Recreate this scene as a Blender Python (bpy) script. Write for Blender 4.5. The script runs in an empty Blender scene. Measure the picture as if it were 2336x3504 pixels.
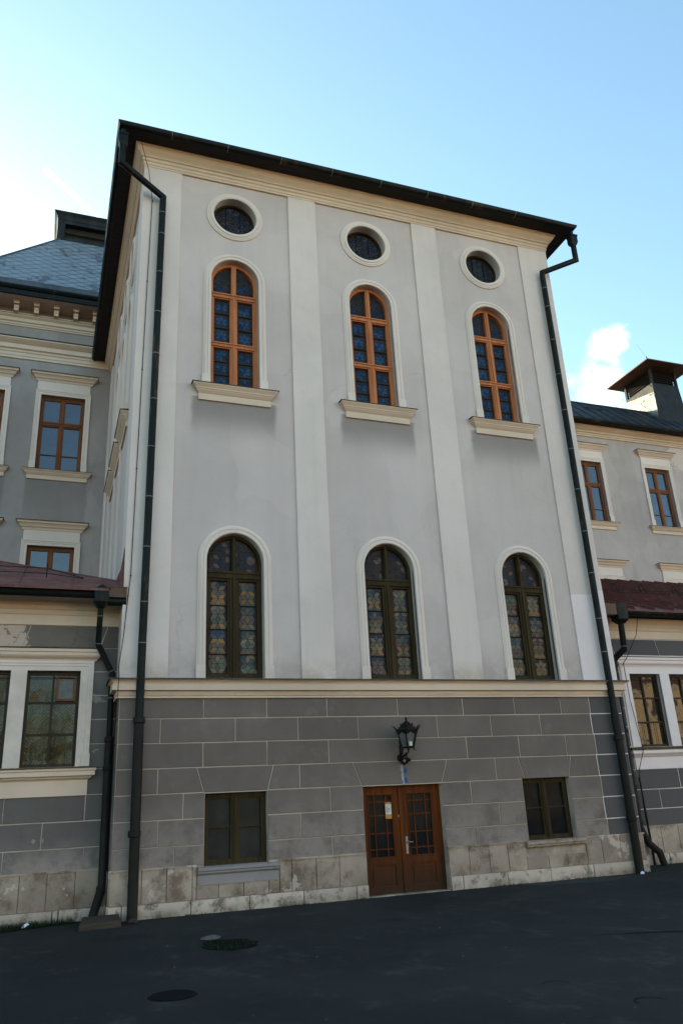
import bpy, bmesh, math, random
from mathutils import Vector, Matrix
from mathutils.geometry import tessellate_polygon
R = math.radians
scene = bpy.context.scene
COL = scene.collection
rnd = random.Random(7)
OFF = 4.03                     # ledge level of the facade above the ground; heights below are given from the ledge

# ---------------------------------------------------------------- camera, sky, sun, exposure
def make_camera():
    yaw, pit, rol = R(20.681), R(20.343), R(-2.915)
    F = Vector((math.sin(yaw)*math.cos(pit), math.cos(yaw)*math.cos(pit), math.sin(pit)))
    r0 = Vector((math.cos(yaw), -math.sin(yaw), 0)); u0 = r0.cross(F)
    r = math.cos(rol)*r0 + math.sin(rol)*u0
    u = -math.sin(rol)*r0 + math.cos(rol)*u0
    cd = bpy.data.cameras.new("camera"); co = bpy.data.objects.new("camera", cd); COL.objects.link(co)
    cd.sensor_fit = 'VERTICAL'; cd.sensor_height = 24; cd.lens = 24*2693.1/3504
    cd.clip_end = 20000; cd.clip_start = .05
    M = Matrix((r, u, -F)).transposed().to_4x4(); M.translation = Vector((-1.218, -15.135, -2.370+OFF))
    co.matrix_world = M
    scene.camera = co
make_camera()

SUN_AZ, SUN_EL = R(-16), R(20)      # azimuth from +Y towards +X
world = bpy.data.worlds.new("World"); scene.world = world; world.use_nodes = True
def make_world():
    nt = world.node_tree; N = nt.nodes; L = nt.links
    for n in list(N): N.remove(n)
    out = N.new('ShaderNodeOutputWorld'); bg = N.new('ShaderNodeBackground')
    sky = N.new('ShaderNodeTexSky'); sky.sky_type = 'NISHITA'; sky.sun_disc = False
    sky.sun_elevation = SUN_EL; sky.sun_rotation = SUN_AZ
    sky.altitude = 400; sky.air_density = 1.2; sky.dust_density = 0.7; sky.ozone_density = 4.0
    bg.inputs['Strength'].default_value = 0.12
    # a small cumulus: wispy noise inside a soft patch of sky
    tc = N.new('ShaderNodeTexCoord')
    def cloud(az, el, rad, seed, thr):
        d = Vector((math.sin(R(az))*math.cos(R(el)), math.cos(R(az))*math.cos(R(el)), math.sin(R(el))))
        dist = N.new('ShaderNodeVectorMath'); dist.operation = 'DISTANCE'
        L.new(tc.outputs['Generated'], dist.inputs[0]); dist.inputs[1].default_value = d
        mr = N.new('ShaderNodeMapRange'); L.new(dist.outputs['Value'], mr.inputs[0])
        mr.inputs[1].default_value = 0; mr.inputs[2].default_value = rad; mr.inputs[3].default_value = 1; mr.inputs[4].default_value = 0
        no = N.new('ShaderNodeTexNoise'); no.noise_dimensions = '4D'; no.inputs['W'].default_value = seed
        no.inputs['Scale'].default_value = 26; no.inputs['Detail'].default_value = 7; no.inputs['Roughness'].default_value = .6
        L.new(tc.outputs['Generated'], no.inputs['Vector'])
        ad = N.new('ShaderNodeMath'); ad.operation = 'MULTIPLY_ADD'; L.new(no.outputs[0], ad.inputs[0]); ad.inputs[1].default_value = 1.5
        L.new(mr.outputs[0], ad.inputs[2])
        ad2 = N.new('ShaderNodeMath'); ad2.operation = 'GREATER_THAN'; L.new(mr.outputs[0], ad2.inputs[0]); ad2.inputs[1].default_value = .001
        m2 = N.new('ShaderNodeMapRange'); m2.interpolation_type = 'SMOOTHSTEP'; L.new(ad.outputs[0], m2.inputs[0])
        m2.inputs[1].default_value = thr; m2.inputs[2].default_value = thr+.62
        m3 = N.new('ShaderNodeMath'); m3.operation = 'MULTIPLY'; L.new(m2.outputs[0], m3.inputs[0]); L.new(ad2.outputs[0], m3.inputs[1])
        return m3.outputs[0]
    a = cloud(41.6, 26.9, .064, 3.1, 1.06); b = cloud(42.6, 29.8, .034, 8.4, 1.0)
    mx = N.new('ShaderNodeMath'); mx.operation = 'MAXIMUM'; L.new(a, mx.inputs[0]); L.new(b, mx.inputs[1])
    mix = N.new('ShaderNodeMixRGB'); L.new(mx.outputs[0], mix.inputs[0]); L.new(sky.outputs[0], mix.inputs[1])
    mix.inputs[2].default_value = (4.6, 4.7, 4.9, 1)
    L.new(mix.outputs[0], bg.inputs['Color']); L.new(bg.outputs[0], out.inputs['Surface'])
make_world()
sd = bpy.data.lights.new("sun", 'SUN'); sd.energy = 5.0; sd.angle = R(.5); sd.color = (1, .93, .82)
so = bpy.data.objects.new("sun", sd); COL.objects.link(so)
sdir = Vector((math.sin(SUN_AZ)*math.cos(SUN_EL), math.cos(SUN_AZ)*math.cos(SUN_EL), math.sin(SUN_EL)))
so.rotation_euler = (-sdir).to_track_quat('-Z', 'Y').to_euler(); so.location = sdir*60
vs = scene.view_settings
vs.view_transform = 'Standard'; vs.look = 'None'; vs.gamma = 1; vs.exposure = 1.97
vs.use_white_balance = True; vs.white_balance_temperature = 8300; vs.white_balance_tint = -3

# ---------------------------------------------------------------- materials
MATS = {}
class NT:
    def __init__(s, name):
        s.m = bpy.data.materials.new(name); s.m.use_nodes = True
        s.N = s.m.node_tree.nodes; s.L = s.m.node_tree.links
        s.b = s.N['Principled BSDF']
        g = s.N.new('ShaderNodeNewGeometry'); s.pos = g.outputs['Position']; s.isl = g.outputs['Random Per Island']
    def n(s, t, **k):
        x = s.N.new(t)
        for a, v in k.items(): setattr(x, a, v)
        return x
    def noise(s, scale, stretch=(1, 1, 1), detail=5, rough=.55, off=0):
        mp = s.n('ShaderNodeMapping'); s.L.new(s.pos, mp.inputs[0])
        mp.inputs['Scale'].default_value = tuple(scale*a for a in stretch); mp.inputs['Location'].default_value = (off, off*.7, off*1.3)
        no = s.n('ShaderNodeTexNoise'); s.L.new(mp.outputs[0], no.inputs['Vector'])
        no.inputs['Scale'].default_value = 1; no.inputs['Detail'].default_value = detail; no.inputs['Roughness'].default_value = rough
        return no.outputs[0]
    def ramp(s, v, lo, hi, a=0., b=1.):
        mr = s.n('ShaderNodeMapRange', interpolation_type='SMOOTHSTEP'); s.L.new(v, mr.inputs[0])
        for i, q in enumerate((lo, hi, a, b)): mr.inputs[i+1].default_value = q
        return mr.outputs[0]
    def math(s, op, a, b=None):
        x = s.n('ShaderNodeMath', operation=op)
        for i, q in enumerate((a, b)):
            if q is None: continue
            if isinstance(q, (int, float)): x.inputs[i].default_value = q
            else: s.L.new(q, x.inputs[i])
        return x.outputs[0]
    def mix(s, f, a, b, mode='MIX'):
        x = s.n('ShaderNodeMixRGB', blend_type=mode)
        for i, q in enumerate((f, a, b)):
            if isinstance(q, tuple): x.inputs[i].default_value = q if len(q) == 4 else q+(1,)
            elif isinstance(q, (int, float)): x.inputs[i].default_value = q
            else: s.L.new(q, x.inputs[i])
        return x.outputs[0]
    def bump(s, h, strength, dist=.01):
        bm = s.n('ShaderNodeBump'); bm.inputs['Strength'].default_value = strength; bm.inputs['Distance'].default_value = dist
        s.L.new(h, bm.inputs['Height']); s.L.new(bm.outputs[0], s.b.inputs['Normal'])
    def z(s):
        x = s.n('ShaderNodeSeparateXYZ'); s.L.new(s.pos, x.inputs[0]); return x.outputs

def sc(c, k): return tuple(min(1, a*k) for a in c)
def plaster(name, col, var=.12, streak=.08, fine=.05, rough=.9, bump=.25, dirt=None, peel=None, lowdirt=None, spot=None, sill_dark=None, each=0):
    t = NT(name); warm = lambda q: (min(.85, q[0]*1.10), q[1]*.905, q[2]*.85); col = warm(col)
    if dirt: dirt = (warm(dirt[0]),)+dirt[1:]
    if peel: peel = (warm(peel[0]),)+peel[1:]
    if lowdirt: lowdirt = lowdirt[:2]+(warm(lowdirt[2]),)+lowdirt[3:]
    if spot: spot = [q[:4]+(warm(q[4]),)+q[5:] for q in spot]
    c = t.mix(t.ramp(t.noise(.45, detail=6, off=hash(name) % 17 if False else len(name)), .3, .7), sc(col, 1-var), sc(col, 1+var*.6))
    c = t.mix(t.math('MULTIPLY', t.ramp(t.noise(1, (2.6, 2.6, .18), detail=6, off=3), .45, .75), streak), c, sc(col, .45))
    c = t.mix(t.math('MULTIPLY', t.ramp(t.noise(2.4, detail=8, rough=.7, off=9), .45, .7), fine*1.6), c, sc(col, .55))
    f = t.noise(60, detail=4, off=2)
    c = t.mix(fine, c, t.mix(1, c, f, 'MULTIPLY'))
    if each:      # every stone a little lighter or darker
        c = t.mix(t.isl, t.mix(1, c, (1-each,)*3, 'MULTIPLY'), t.mix(1, c, (1+each,)*3, 'MULTIPLY'))
    if name in ('grey_stucco', 'wing_grey_stucco', 'left_wing_stucco'):
        mp = t.n('ShaderNodeMapping'); t.L.new(t.pos, mp.inputs[0]); mp.inputs['Scale'].default_value = (.42, .42, .3)
        wv = t.n('ShaderNodeVectorMath', operation='ADD'); t.L.new(mp.outputs[0], wv.inputs[0])
        cb_ = t.n('ShaderNodeCombineXYZ'); k_ = t.math('MULTIPLY', t.noise(2.2, detail=7, rough=.65, off=41), .22); t.L.new(k_, cb_.inputs[0]); t.L.new(k_, cb_.inputs[2]); t.L.new(cb_.outputs[0], wv.inputs[1])
        vo = t.n('ShaderNodeTexVoronoi', feature='DISTANCE_TO_EDGE'); t.L.new(wv.outputs[0], vo.inputs['Vector']); vo.inputs['Scale'].default_value = 1
        m = t.math('MULTIPLY', t.ramp(vo.outputs['Distance'], .0045, .0), t.ramp(t.noise(.5, detail=3, off=51), .5, .58))
        c = t.mix(t.math('MULTIPLY', m, .22), c, sc(col, .4))
        # repairs in a slightly different batch of paint
        m = t.ramp(t.noise(.62, (1, 1, .8), detail=2, rough=.3, off=61), .60, .615)
        c = t.mix(t.math('MULTIPLY', m, .3), c, sc(col, 1.1))
    if dirt:      # irregular grime blotches
        dc, lo, hi, scl = dirt
        c = t.mix(t.math('MULTIPLY', t.ramp(t.noise(scl, detail=10, rough=.72, off=5), lo, hi), .85), c, dc)
    if peel:      # flaked paint showing another colour, hard edged
        pc, lo, scl = peel
        c = t.mix(t.ramp(t.noise(scl, detail=9, rough=.62, off=21), lo, lo+.02), c, pc)
    if spot:
        for (px, py, pz, rad, pc, lo) in spot:
            dst = t.n('ShaderNodeVectorMath', operation='DISTANCE'); t.L.new(t.pos, dst.inputs[0]); dst.inputs[1].default_value = (px, py, pz)
            m = t.ramp(dst.outputs['Value'], rad, rad*.3)
            m = t.math('ADD', m, t.math('MULTIPLY', t.noise(5.5, detail=10, rough=.7, off=px), 1.5)); m = t.math('SUBTRACT', m, .25)
            c = t.mix(t.ramp(m, lo, lo+.05), c, pc)
    if sill_dark:      # darker patches below the sills, straight sided and fading out downwards
        xs_, zt_, hw_, ln_, amt_ = sill_dark
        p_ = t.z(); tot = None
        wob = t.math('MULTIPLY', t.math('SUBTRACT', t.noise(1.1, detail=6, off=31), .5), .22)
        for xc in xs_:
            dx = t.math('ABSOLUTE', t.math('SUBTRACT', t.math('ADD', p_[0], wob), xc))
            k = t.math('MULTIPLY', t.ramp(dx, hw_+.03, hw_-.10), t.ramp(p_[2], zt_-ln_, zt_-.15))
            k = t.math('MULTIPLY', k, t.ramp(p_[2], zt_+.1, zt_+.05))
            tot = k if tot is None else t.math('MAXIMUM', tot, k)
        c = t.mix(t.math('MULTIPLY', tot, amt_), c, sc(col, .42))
    if lowdirt:   # splash dirt above a ledge or the ground
        z0, z1, dc, amt = lowdirt
        m = t.math('MULTIPLY', t.ramp(t.z()[2], z1, z0), t.ramp(t.noise(2.2, detail=9, rough=.7, off=4), .3, .62))
        c = t.mix(t.math('MULTIPLY', m, amt), c, dc)
    t.L.new(c, t.b.inputs['Base Color']); t.b.inputs['Roughness'].default_value = rough
    t.b.inputs['Specular IOR Level'].default_value = .2
    t.bump(t.math('ADD', f, t.math('ADD', t.math('MULTIPLY', t.noise(6, detail=6), 2.), t.math('MULTIPLY', t.noise(1.6, (1, 1, .8), detail=3), 5.))), bump, .007)
    return t.m
def metal_paint(name, col, rust=None, amt=.5, rough=.5, metallic=0., var=.2, lo=.52, spec=.14):
    t = NT(name)
    c = t.mix(t.ramp(t.noise(1.3, (1, 1, .6), detail=7), .3, .7), sc(col, 1-var), sc(col, 1+var))
    c = t.mix(t.math('MULTIPLY', t.ramp(t.noise(9, (1, 1, .25), detail=8, rough=.7, off=6), .45, .7), .5), c, sc(col, .5))
    if rust: c = t.mix(t.math('MULTIPLY', t.ramp(t.noise(1, (2.5, 2.5, .5), detail=8, rough=.65, off=13), lo, lo+.1), amt), c, rust)
    t.L.new(c, t.b.inputs['Base Color']); t.b.inputs['Metallic'].default_value = metallic; t.b.inputs['Specular IOR Level'].default_value = spec
    t.L.new(t.ramp(t.noise(5, detail=6, off=2), .2, .8, rough-.12, rough+.15), t.b.inputs['Roughness'])
    t.bump(t.noise(14, detail=5), .15, .01)
    return t.m
def wood(name, col, dark, rough=.45, grain=(14, 14, .7), lowdark=None, spec=.2):
    t = NT(name)
    g = t.noise(1, grain, detail=7, rough=.6)
    c = t.mix(t.ramp(g, .3, .7), dark, col)
    c = t.mix(t.math('MULTIPLY', t.ramp(t.noise(1.1, detail=6, off=4), .45, .7), .5), c, sc(col, .55))
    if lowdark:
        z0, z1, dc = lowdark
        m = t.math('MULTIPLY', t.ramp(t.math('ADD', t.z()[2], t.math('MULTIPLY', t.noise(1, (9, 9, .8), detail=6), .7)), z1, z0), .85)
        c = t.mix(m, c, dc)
    t.L.new(c, t.b.inputs['Base Color']); t.b.inputs['Roughness'].default_value = rough
    t.b.inputs['Specular IOR Level'].default_value = spec
    t.bump(g, .15, .004)
    return t.m
def glassy(name, col, rough=.04, ior=1.9, wob=.0):
    t = NT(name)
    c = t.mix(t.ramp(t.noise(3, detail=6), .35, .7), col, sc(col, 1.7))
    t.L.new(c, t.b.inputs['Base Color']); t.b.inputs['Roughness'].default_value = rough; t.b.inputs['IOR'].default_value = ior
    t.bump(t.noise(2.2, detail=2), .12+wob, .012)
    return t.m
def slate(name, col, line, cell):
    # diamond slates laid on the bias: two families of lines across the slope
    t = NT(name); x = t.z()
    u = t.math('DIVIDE', x[0], cell); v = t.math('DIVIDE', x[2], cell*.52)
    def fam(w):
        f = t.math('FRACT', w)
        return t.math('MINIMUM', f, t.math('SUBTRACT', 1, f))
    a = fam(t.math('ADD', u, v)); b = fam(t.math('SUBTRACT', u, v))
    d = t.math('MINIMUM', a, b)
    cellid = t.math('ADD', t.math('FLOOR', t.math('ADD', u, v)), t.math('MULTIPLY', t.math('FLOOR', t.math('SUBTRACT', u, v)), 13.7))
    wn = t.n('ShaderNodeTexWhiteNoise', noise_dimensions='1D'); t.L.new(cellid, wn.inputs['W'])
    c = t.mix(t.math('MULTIPLY', wn.outputs['Value'], .6), sc(col, .82), sc(col, 1.15))
    c = t.mix(t.ramp(t.noise(1, (2.2, 2.2, .55), detail=8, rough=.7, off=1), .54, .62), c, sc(col, .36))
    c = t.mix(t.math('MULTIPLY', t.ramp(t.noise(1, (5.5, 5.5, .12), detail=4, off=8), .64, .7), .5), c, (.2, .17, .11))
    c = t.mix(t.ramp(d, .06, .035), c, line)
    t.L.new(c, t.b.inputs['Base Color']); t.L.new(t.math('ADD', t.math('MULTIPLY', wn.outputs['Value'], .2), .26), t.b.inputs['Roughness'])
    t.bump(t.ramp(d, 0, .1), .6, .02)
    return t.m
def asphalt(name):
    t = NT(name)
    c = t.mix(t.ramp(t.noise(.35, detail=8, rough=.6), .3, .72), (.0098, .0092, .0088), (.0220, .0206, .0196))
    c = t.mix(t.math('MULTIPLY', t.ramp(t.noise(1.7, (1, .6, 1), detail=9, rough=.72, off=5), .52, .7), .85), c, (.044, .042, .040))
    c = t.mix(t.math('MULTIPLY', t.ramp(t.noise(1.1, detail=9, rough=.7, off=15), .55, .66), .7), c, (.007, .007, .0075))
    f = t.noise(95, detail=3, rough=.7)
    c = t.mix(t.ramp(f, .66, .74), c, (.075, .074, .072))
    c = t.mix(t.ramp(f, .36, .28), c, (.005, .005, .005))
    t.L.new(c, t.b.inputs['Base Color']); t.b.inputs['Roughness'].default_value = .85; t.b.inputs['Specular IOR Level'].default_value = .25
    t.bump(t.math('ADD', f, t.math('MULTIPLY', t.noise(3, detail=6), 1.5)), .5, .012)
    return t.m
def plain(name, col, rough=.8, ior=1.45, metallic=0, trans=0):
    t = NT(name)
    if rough >= .6: t.b.inputs['Specular IOR Level'].default_value = .1
    c = t.mix(t.ramp(t.noise(12, detail=5), .3, .7), sc(col, .8), sc(col, 1.15))
    t.L.new(c, t.b.inputs['Base Color']); t.b.inputs['Roughness'].default_value = rough; t.b.inputs['IOR'].default_value = ior; t.b.inputs['Metallic'].default_value = metallic
    return t.m

CREAM = (.66, .58, .48)
M = dict(
    field=plaster('grey_stucco', (.565, .545, .543), var=.08, streak=.12, sill_dark=((2.13, 5.52, 8.91), OFF+5.98, .96, 1.05, .85), lowdirt=(OFF-.05, OFF+1.0, (.30, .28, .26), .5)),
    pilaster=plaster('cream_stucco', (.675, .655, .64), var=.07, streak=.1, lowdirt=(OFF, OFF+.5, (.42, .36, .29), .75)),
    trim=plaster('pale_trim', (.69, .665, .63), var=.06, streak=.06, fine=.03, lowdirt=(OFF, OFF+.4, (.42, .38, .32), .4)),
    mould=plaster('cream_moulding', CREAM, var=.1, streak=.1),
    patch=plaster('fresh_white_paint', (.76, .75, .78), var=.03, streak=.02, fine=.02),
    block=plaster('grey_stone_paint', (.168, .151, .141), each=.09, var=.16, streak=.1, fine=.1, dirt=((.20, .195, .19), .55, .75, 1.6), peel=((.21, .20, .195), .72, 1.3), lowdirt=(OFF-3.3, OFF-1.7, (.27, .25, .235), .95)),
    block_new=plaster('fresh_grey_paint', (.102, .104, .112), each=.05, var=.04, streak=.03),
    joint=plaster('joint_paint', (.50, .46, .40), var=.12, streak=.1, lowdirt=(OFF-3.3, OFF-2.3, (.2, .19, .17), .85)),
    joint_new=plaster('fresh_joint_paint', (.7, .7, .7), var=.04),
    plinth=plaster('plinth_limestone', (.42, .375, .32), each=.16, var=.26, streak=.12, fine=.16, dirt=((.15, .115, .085), .46, .64, 2.1), peel=((.50, .47, .42), .6, 2.3), lowdirt=(0, .9, (.13, .11, .085), .55)),
    kerb=plaster('white_kerb_stone', (.52, .49, .44), each=.12, var=.2, streak=.14, fine=.16, dirt=((.11, .10, .08), .5, .64, 3.4), lowdirt=(-.02, .2, (.1, .09, .06), .8)),
    wing=plaster('wing_grey_stucco', (.44, .43, .43), var=.13, streak=.2, fine=.1, peel=None,
                 spot=[(24.9, 10, OFF+11.6, 1.6, (.55, .52, .49), 1.2)]),
    wing_left=plaster('left_wing_stucco', (.35, .345, .35), var=.15, streak=.2, fine=.1, sill_dark=((-1.52, -4.04), OFF+7.9, 1.0, 2.3, .5)),
    lintel=plaster('flaking_grey_plaster', (.17, .16, .15), var=.2, streak=.1, fine=.15, dirt=((.09, .085, .08), .52, .7, 2.2),
                   spot=[(-2.05, .6, OFF+.80, .8, (.47, .41, .35), 1.36)]),
    block_left=plaster('worn_stone_paint', (.165, .16, .158), var=.2, streak=.12, fine=.16, dirt=((.12, .115, .11), .55, .72, 1.4), peel=((.27, .26, .25), .64, 1.9), lowdirt=(OFF-3.3, OFF-2.6, (.33, .31, .29), .9)),
    gutter=metal_paint('dark_green_gutter', (.008, .010, .010), (.10, .05, .025), .5, rough=.45, lo=.58),
    pipe=metal_paint('dark_downpipe', (.009, .010, .0095), (.12, .07, .035), .55, rough=.5, lo=.56),
    pipe_iron=metal_paint('brown_iron_pipe', (.019, .015, .013), (.04, .025, .02), .4, rough=.6),
    solder=metal_paint('pale_solder', (.17, .18, .17), rough=.5),
    copper=metal_paint('rusty_sheet', (.15, .075, .05), (.05, .045, .04), .7, rough=.55, lo=.5),
    soffit=wood('dark_soffit_boards', (.035, .028, .024), (.02, .017, .015), rough=.8, grain=(2, 12, 12)),
    redroof=metal_paint('red_tin_roof', (.160, .060, .052), (.22, .15, .13), .4, rough=.5, var=.22, lo=.53),
    roofdark=metal_paint('dark_sheet_roof', (.018, .022, .027), (.05, .045, .04), .4, rough=.6),
    slate=slate('blue_grey_slates', (.19, .22, .26), (.05, .06, .075), .62),
    lead=metal_paint('grey_flashing', (.075, .085, .1), rough=.45),
    flash=metal_paint('sill_flashing', (.055, .058, .052), (.1, .09, .07), .5, rough=.5),
    orange=wood('orange_stained_wood', (.60, .205, .085), (.46, .14, .055), rough=.62),
    brownwood=wood('chestnut_window_wood', (.24, .075, .025), (.15, .045, .015), rough=.6),
    olive=wood('weathered_brown_wood', (.064, .040, .017), (.028, .018, .009), rough=.7, spec=.12),
    darkwood=wood('dark_brown_wood', (.045, .028, .018), (.022, .014, .01), rough=.5),
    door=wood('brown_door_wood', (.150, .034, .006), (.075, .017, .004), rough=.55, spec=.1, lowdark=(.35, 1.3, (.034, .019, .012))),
    skyglass=glassy('window_glass', (.014, .022, .05), ior=1.72, rough=.015),
    darkglass=glassy('dark_glass', (.010, .010, .011), ior=1.1, rough=.1),
    dustyglass=glassy('dusty_glass', (.020, .019, .018), ior=1.2, rough=.3),
    annexglass=glassy('annex_glass', (.014, .011, .006), ior=1.46, rough=.03, wob=.1),
    leadline=plain('lead_came', (.012, .012, .014), .6),
    iron=metal_paint('wrought_iron', (.012, .010, .010), (.03, .02, .015), .4, rough=.55),
    milk=plain('frosted_glass', (.12, .115, .11), .3),
    lampwhite=plain('lamp_socket', (.6, .58, .5), .4),
    steel=plain('door_steel', (.22, .22, .22), .45, metallic=.7),
    paper=plain('paper', (.62, .6, .55), .8), orangepaper=plain('orange_paper', (.5, .22, .07), .8),
    blue=plain('blue_spray', (.03, .09, .33), .6), palestrip=plain('pale_filler', (.33, .30, .25), .9),
    asphalt=asphalt('asphalt'), tar=plain('tar', (.006, .006, .0062), .9),
    soil=plain('dark_soil', (.006, .006, .005), .95), stone=plain('pale_stone', (.10, .097, .09), .9),
    board=wood('old_board', (.075, .05, .036), (.04, .03, .022), rough=.85, grain=(2, 16, 16)),
    grass=plain('grass_blade', (.018, .032, .010), .7), white=plain('white_litter', (.7, .68, .78), .7),
    silver=None, leaf_dry=plain('dry_leaf', (.10, .065, .03), .9), sillstone=plaster('grey_sill_stone', (.30, .305, .32), var=.15, streak=.1, fine=.12, dirt=((.13, .12, .11), .55, .7, 4)), grit=plaster('dark_grit', (.045, .04, .034), var=.3, fine=.3, dirt=((.09, .08, .065), .5, .65, 6)), meshwire=metal_paint('galvanised_wire', (.045, .042, .036), (.05, .035, .02), .4, rough=.7), cream_far=plaster('sunlit_cream_render', (.72, .62, .45)),
    leaf_y=plain('yellow_leaf', (.50, .27, .025), .6), leaf_g=plain('green_leaf', (.14, .125, .018), .6), bark=plain('bark', (.06, .045, .035), .9),
    trail=plain('ice_trail', (.9, .9, .92), 1.0),
)
def trail():
    m = bpy.data.materials.new('ice_trail'); m.use_nodes = True; nt = m.node_tree; N = nt.nodes
    N.remove(N['Principled BSDF']); a = N.new('ShaderNodeBsdfTranslucent'); b = N.new('ShaderNodeBsdfDiffuse'); c = N.new('ShaderNodeMixShader')
    a.inputs[0].default_value = b.inputs[0].default_value = (.95, .95, .95, 1); nt.links.new(a.outputs[0], c.inputs[1]); nt.links.new(b.outputs[0], c.inputs[2])
    c.inputs[0].default_value = .3; nt.links.new(c.outputs[0], N['Material Output'].inputs['Surface']); return m
M['trail'] = trail()
def silver():
    t = NT('bright_sheet_metal')
    n = t.noise(1, (3, 3, 5), detail=4)
    t.L.new(t.mix(t.ramp(n, .3, .7), (.13, .125, .11), (.26, .25, .23)), t.b.inputs['Base Color'])
    t.b.inputs['Metallic'].default_value = .6; t.b.inputs['Roughness'].default_value = .42
    t.bump(t.noise(4, detail=3), .5, .03); return t.m
M['silver'] = silver()
GL = {}
for k, c in dict(blue=(.026, .040, .066), steel=(.050, .058, .060), grey=(.085, .080, .070), green=(.082, .088, .066), tan=(.150, .103, .062), orange=(.20, .096, .040), rose=(.10, .062, .052), dark=(.030, .022, .022),
                 cobalt=(.013, .043, .098), navy=(.010, .022, .05), plum=(.027, .021, .022), smoke=(.040, .042, .046)).items():
    GL[k] = glassy('stained_'+k, c, rough=.4, ior=1.22)
GLK = list(GL)

# ---------------------------------------------------------------- mesh helpers
class MB:
    def __init__(s): s.v = []; s.f = []; s.mi = []; s.cur = 0
    def add(s, vs, fs):
        o = len(s.v); s.v += [tuple(v) for v in vs]
        for f in fs: s.f.append([o+i for i in f]); s.mi.append(s.cur)
    def box(s, x0, x1, y0, y1, z0, z1):
        s.add([(x0, y0, z0), (x1, y0, z0), (x1, y1, z0), (x0, y1, z0), (x0, y0, z1), (x1, y0, z1), (x1, y1, z1), (x0, y1, z1)],
              [(0, 1, 5, 4), (1, 2, 6, 5), (2, 3, 7, 6), (3, 0, 4, 7), (4, 5, 6, 7), (3, 2, 1, 0)])
    def prism_y(s, poly, y0, y1):      # poly in (x,z)
        n = len(poly)
        s.add([(x, y0, z) for x, z in poly]+[(x, y1, z) for x, z in poly],
              [list(range(n)), list(range(2*n-1, n-1, -1))]+[(i, i+n, (i+1) % n+n, (i+1) % n) for i in range(n)])
    def holed(s, outer, holes, y, depth):      # wall sheet at y with openings and their reveals
        loops = [outer]+holes
        flat = [p for l in loops for p in l]
        tr = tessellate_polygon([[Vector((x, z, 0)) for x, z in l] for l in loops])
        s.add([(x, y, z) for x, z in flat], [list(t) for t in tr])
        for h in holes:
            n = len(h)
            s.add([(x, y, z) for x, z in h]+[(x, y+depth, z) for x, z in h], [(i, (i+1) % n, (i+1) % n+n, i+n) for i in range(n)])
    def sweep(s, path, prof, y=0, closed=False, closed_prof=False):
        # path in (x,z); profile (offset to the left of travel, proudness)
        n = len(path); rows = []
        for i, (x, z) in enumerate(path):
            def d(a, b):
                v = Vector((b[0]-a[0], b[1]-a[1])); v.normalize(); return v
            if closed: d0 = d(path[i-1], path[i]); d1 = d(path[i], path[(i+1) % n])
            else:
                d0 = d(path[i-1], path[i]) if i else d(path[0], path[1])
                d1 = d(path[i], path[i+1]) if i < n-1 else d0
            n0 = Vector((-d0.y, d0.x)); n1 = Vector((-d1.y, d1.x)); m = n0+n1; m.normalize(); k = 1/max(.3, m.dot(n0))
            rows.append([(x+m.x*o*k, y-p, z+m.y*o*k) for o, p in prof])
        s.rows(rows, closed, closed_prof)
    def mould(s, path, prof, closed=False):
        # horizontal moulding: path in (x,y), outward to the right of travel; profile (out, z)
        n = len(path); rows = []
        for i, p in enumerate(path):
            def d(a, b):
                v = Vector((b[0]-a[0], b[1]-a[1])); v.normalize(); return v
            if closed: d0 = d(path[i-1], p); d1 = d(p, path[(i+1) % n])
            else:
                d0 = d(path[i-1], p) if i else d(path[0], path[1])
                d1 = d(p, path[i+1]) if i < n-1 else d0
            n0 = Vector((d0.y, -d0.x)); n1 = Vector((d1.y, -d1.x)); m = n0+n1; m.normalize(); k = 1/max(.3, m.dot(n0))
            rows.append([(p[0]+m.x*o*k, p[1]+m.y*o*k, z) for o, z in prof])
        s.rows(rows, closed, False)
        if not closed:
            for r in (rows[0], rows[-1]): s.add(r, [list(range(len(r)))])
    def rows(s, rows, closed, cp):
        m = len(rows[0]); n = len(rows); fs = []
        for i in range(n if closed else n-1):
            for j in range(m if cp else m-1):
                fs.append((i*m+j, ((i+1) % n)*m+j, ((i+1) % n)*m+(j+1) % m, i*m+(j+1) % m))
        if cp and not closed: fs += [list(range(m)), list(range((n-1)*m+m-1, (n-1)*m-1, -1))]
        s.add([p for r in rows for p in r], fs)
    def tube(s, pts, r, n=12, cap=True):
        pts = [Vector(p) for p in pts]; rows = []; up = None
        rr = r if isinstance(r, (list, tuple)) else [r]*len(pts)
        for i, p in enumerate(pts):
            a = (pts[i]-pts[i-1]).normalized() if i else (pts[1]-pts[0]).normalized()
            b = (pts[i+1]-pts[i]).normalized() if i < len(pts)-1 else a
            t = (a+b).normalized(); k = 1/max(.5, t.dot(a))
            if up is None: up = Vector((0, 1, 0)) if abs(t.y) < .9 else Vector((1, 0, 0))
            e1 = (up-t*up.dot(t)).normalized(); e2 = t.cross(e1); up = e1
            # widen across the mitre
            bend = (b-a); ax = bend-t*bend.dot(t)
            row = []
            for j in range(n):
                q = math.cos(j*2*math.pi/n)*e1+math.sin(j*2*math.pi/n)*e2
                if ax.length > 1e-4:
                    h = ax.normalized(); q = q+h*q.dot(h)*(k-1)
                row.append(tuple(p+q*rr[i]))
            rows.append(row)
        s.rows(rows, False, True)
    def lathe(s, prof, c, n=16, ang0=0):
        rows = [[(c[0]+r*math.cos(ang0+j*2*math.pi/n), c[1]+r*math.sin(ang0+j*2*math.pi/n), c[2]+z) for j in range(n)] for r, z in prof]
        s.rows(rows, False, True)
    def poly(s, pts): s.add(pts, [list(range(len(pts)))])
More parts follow.
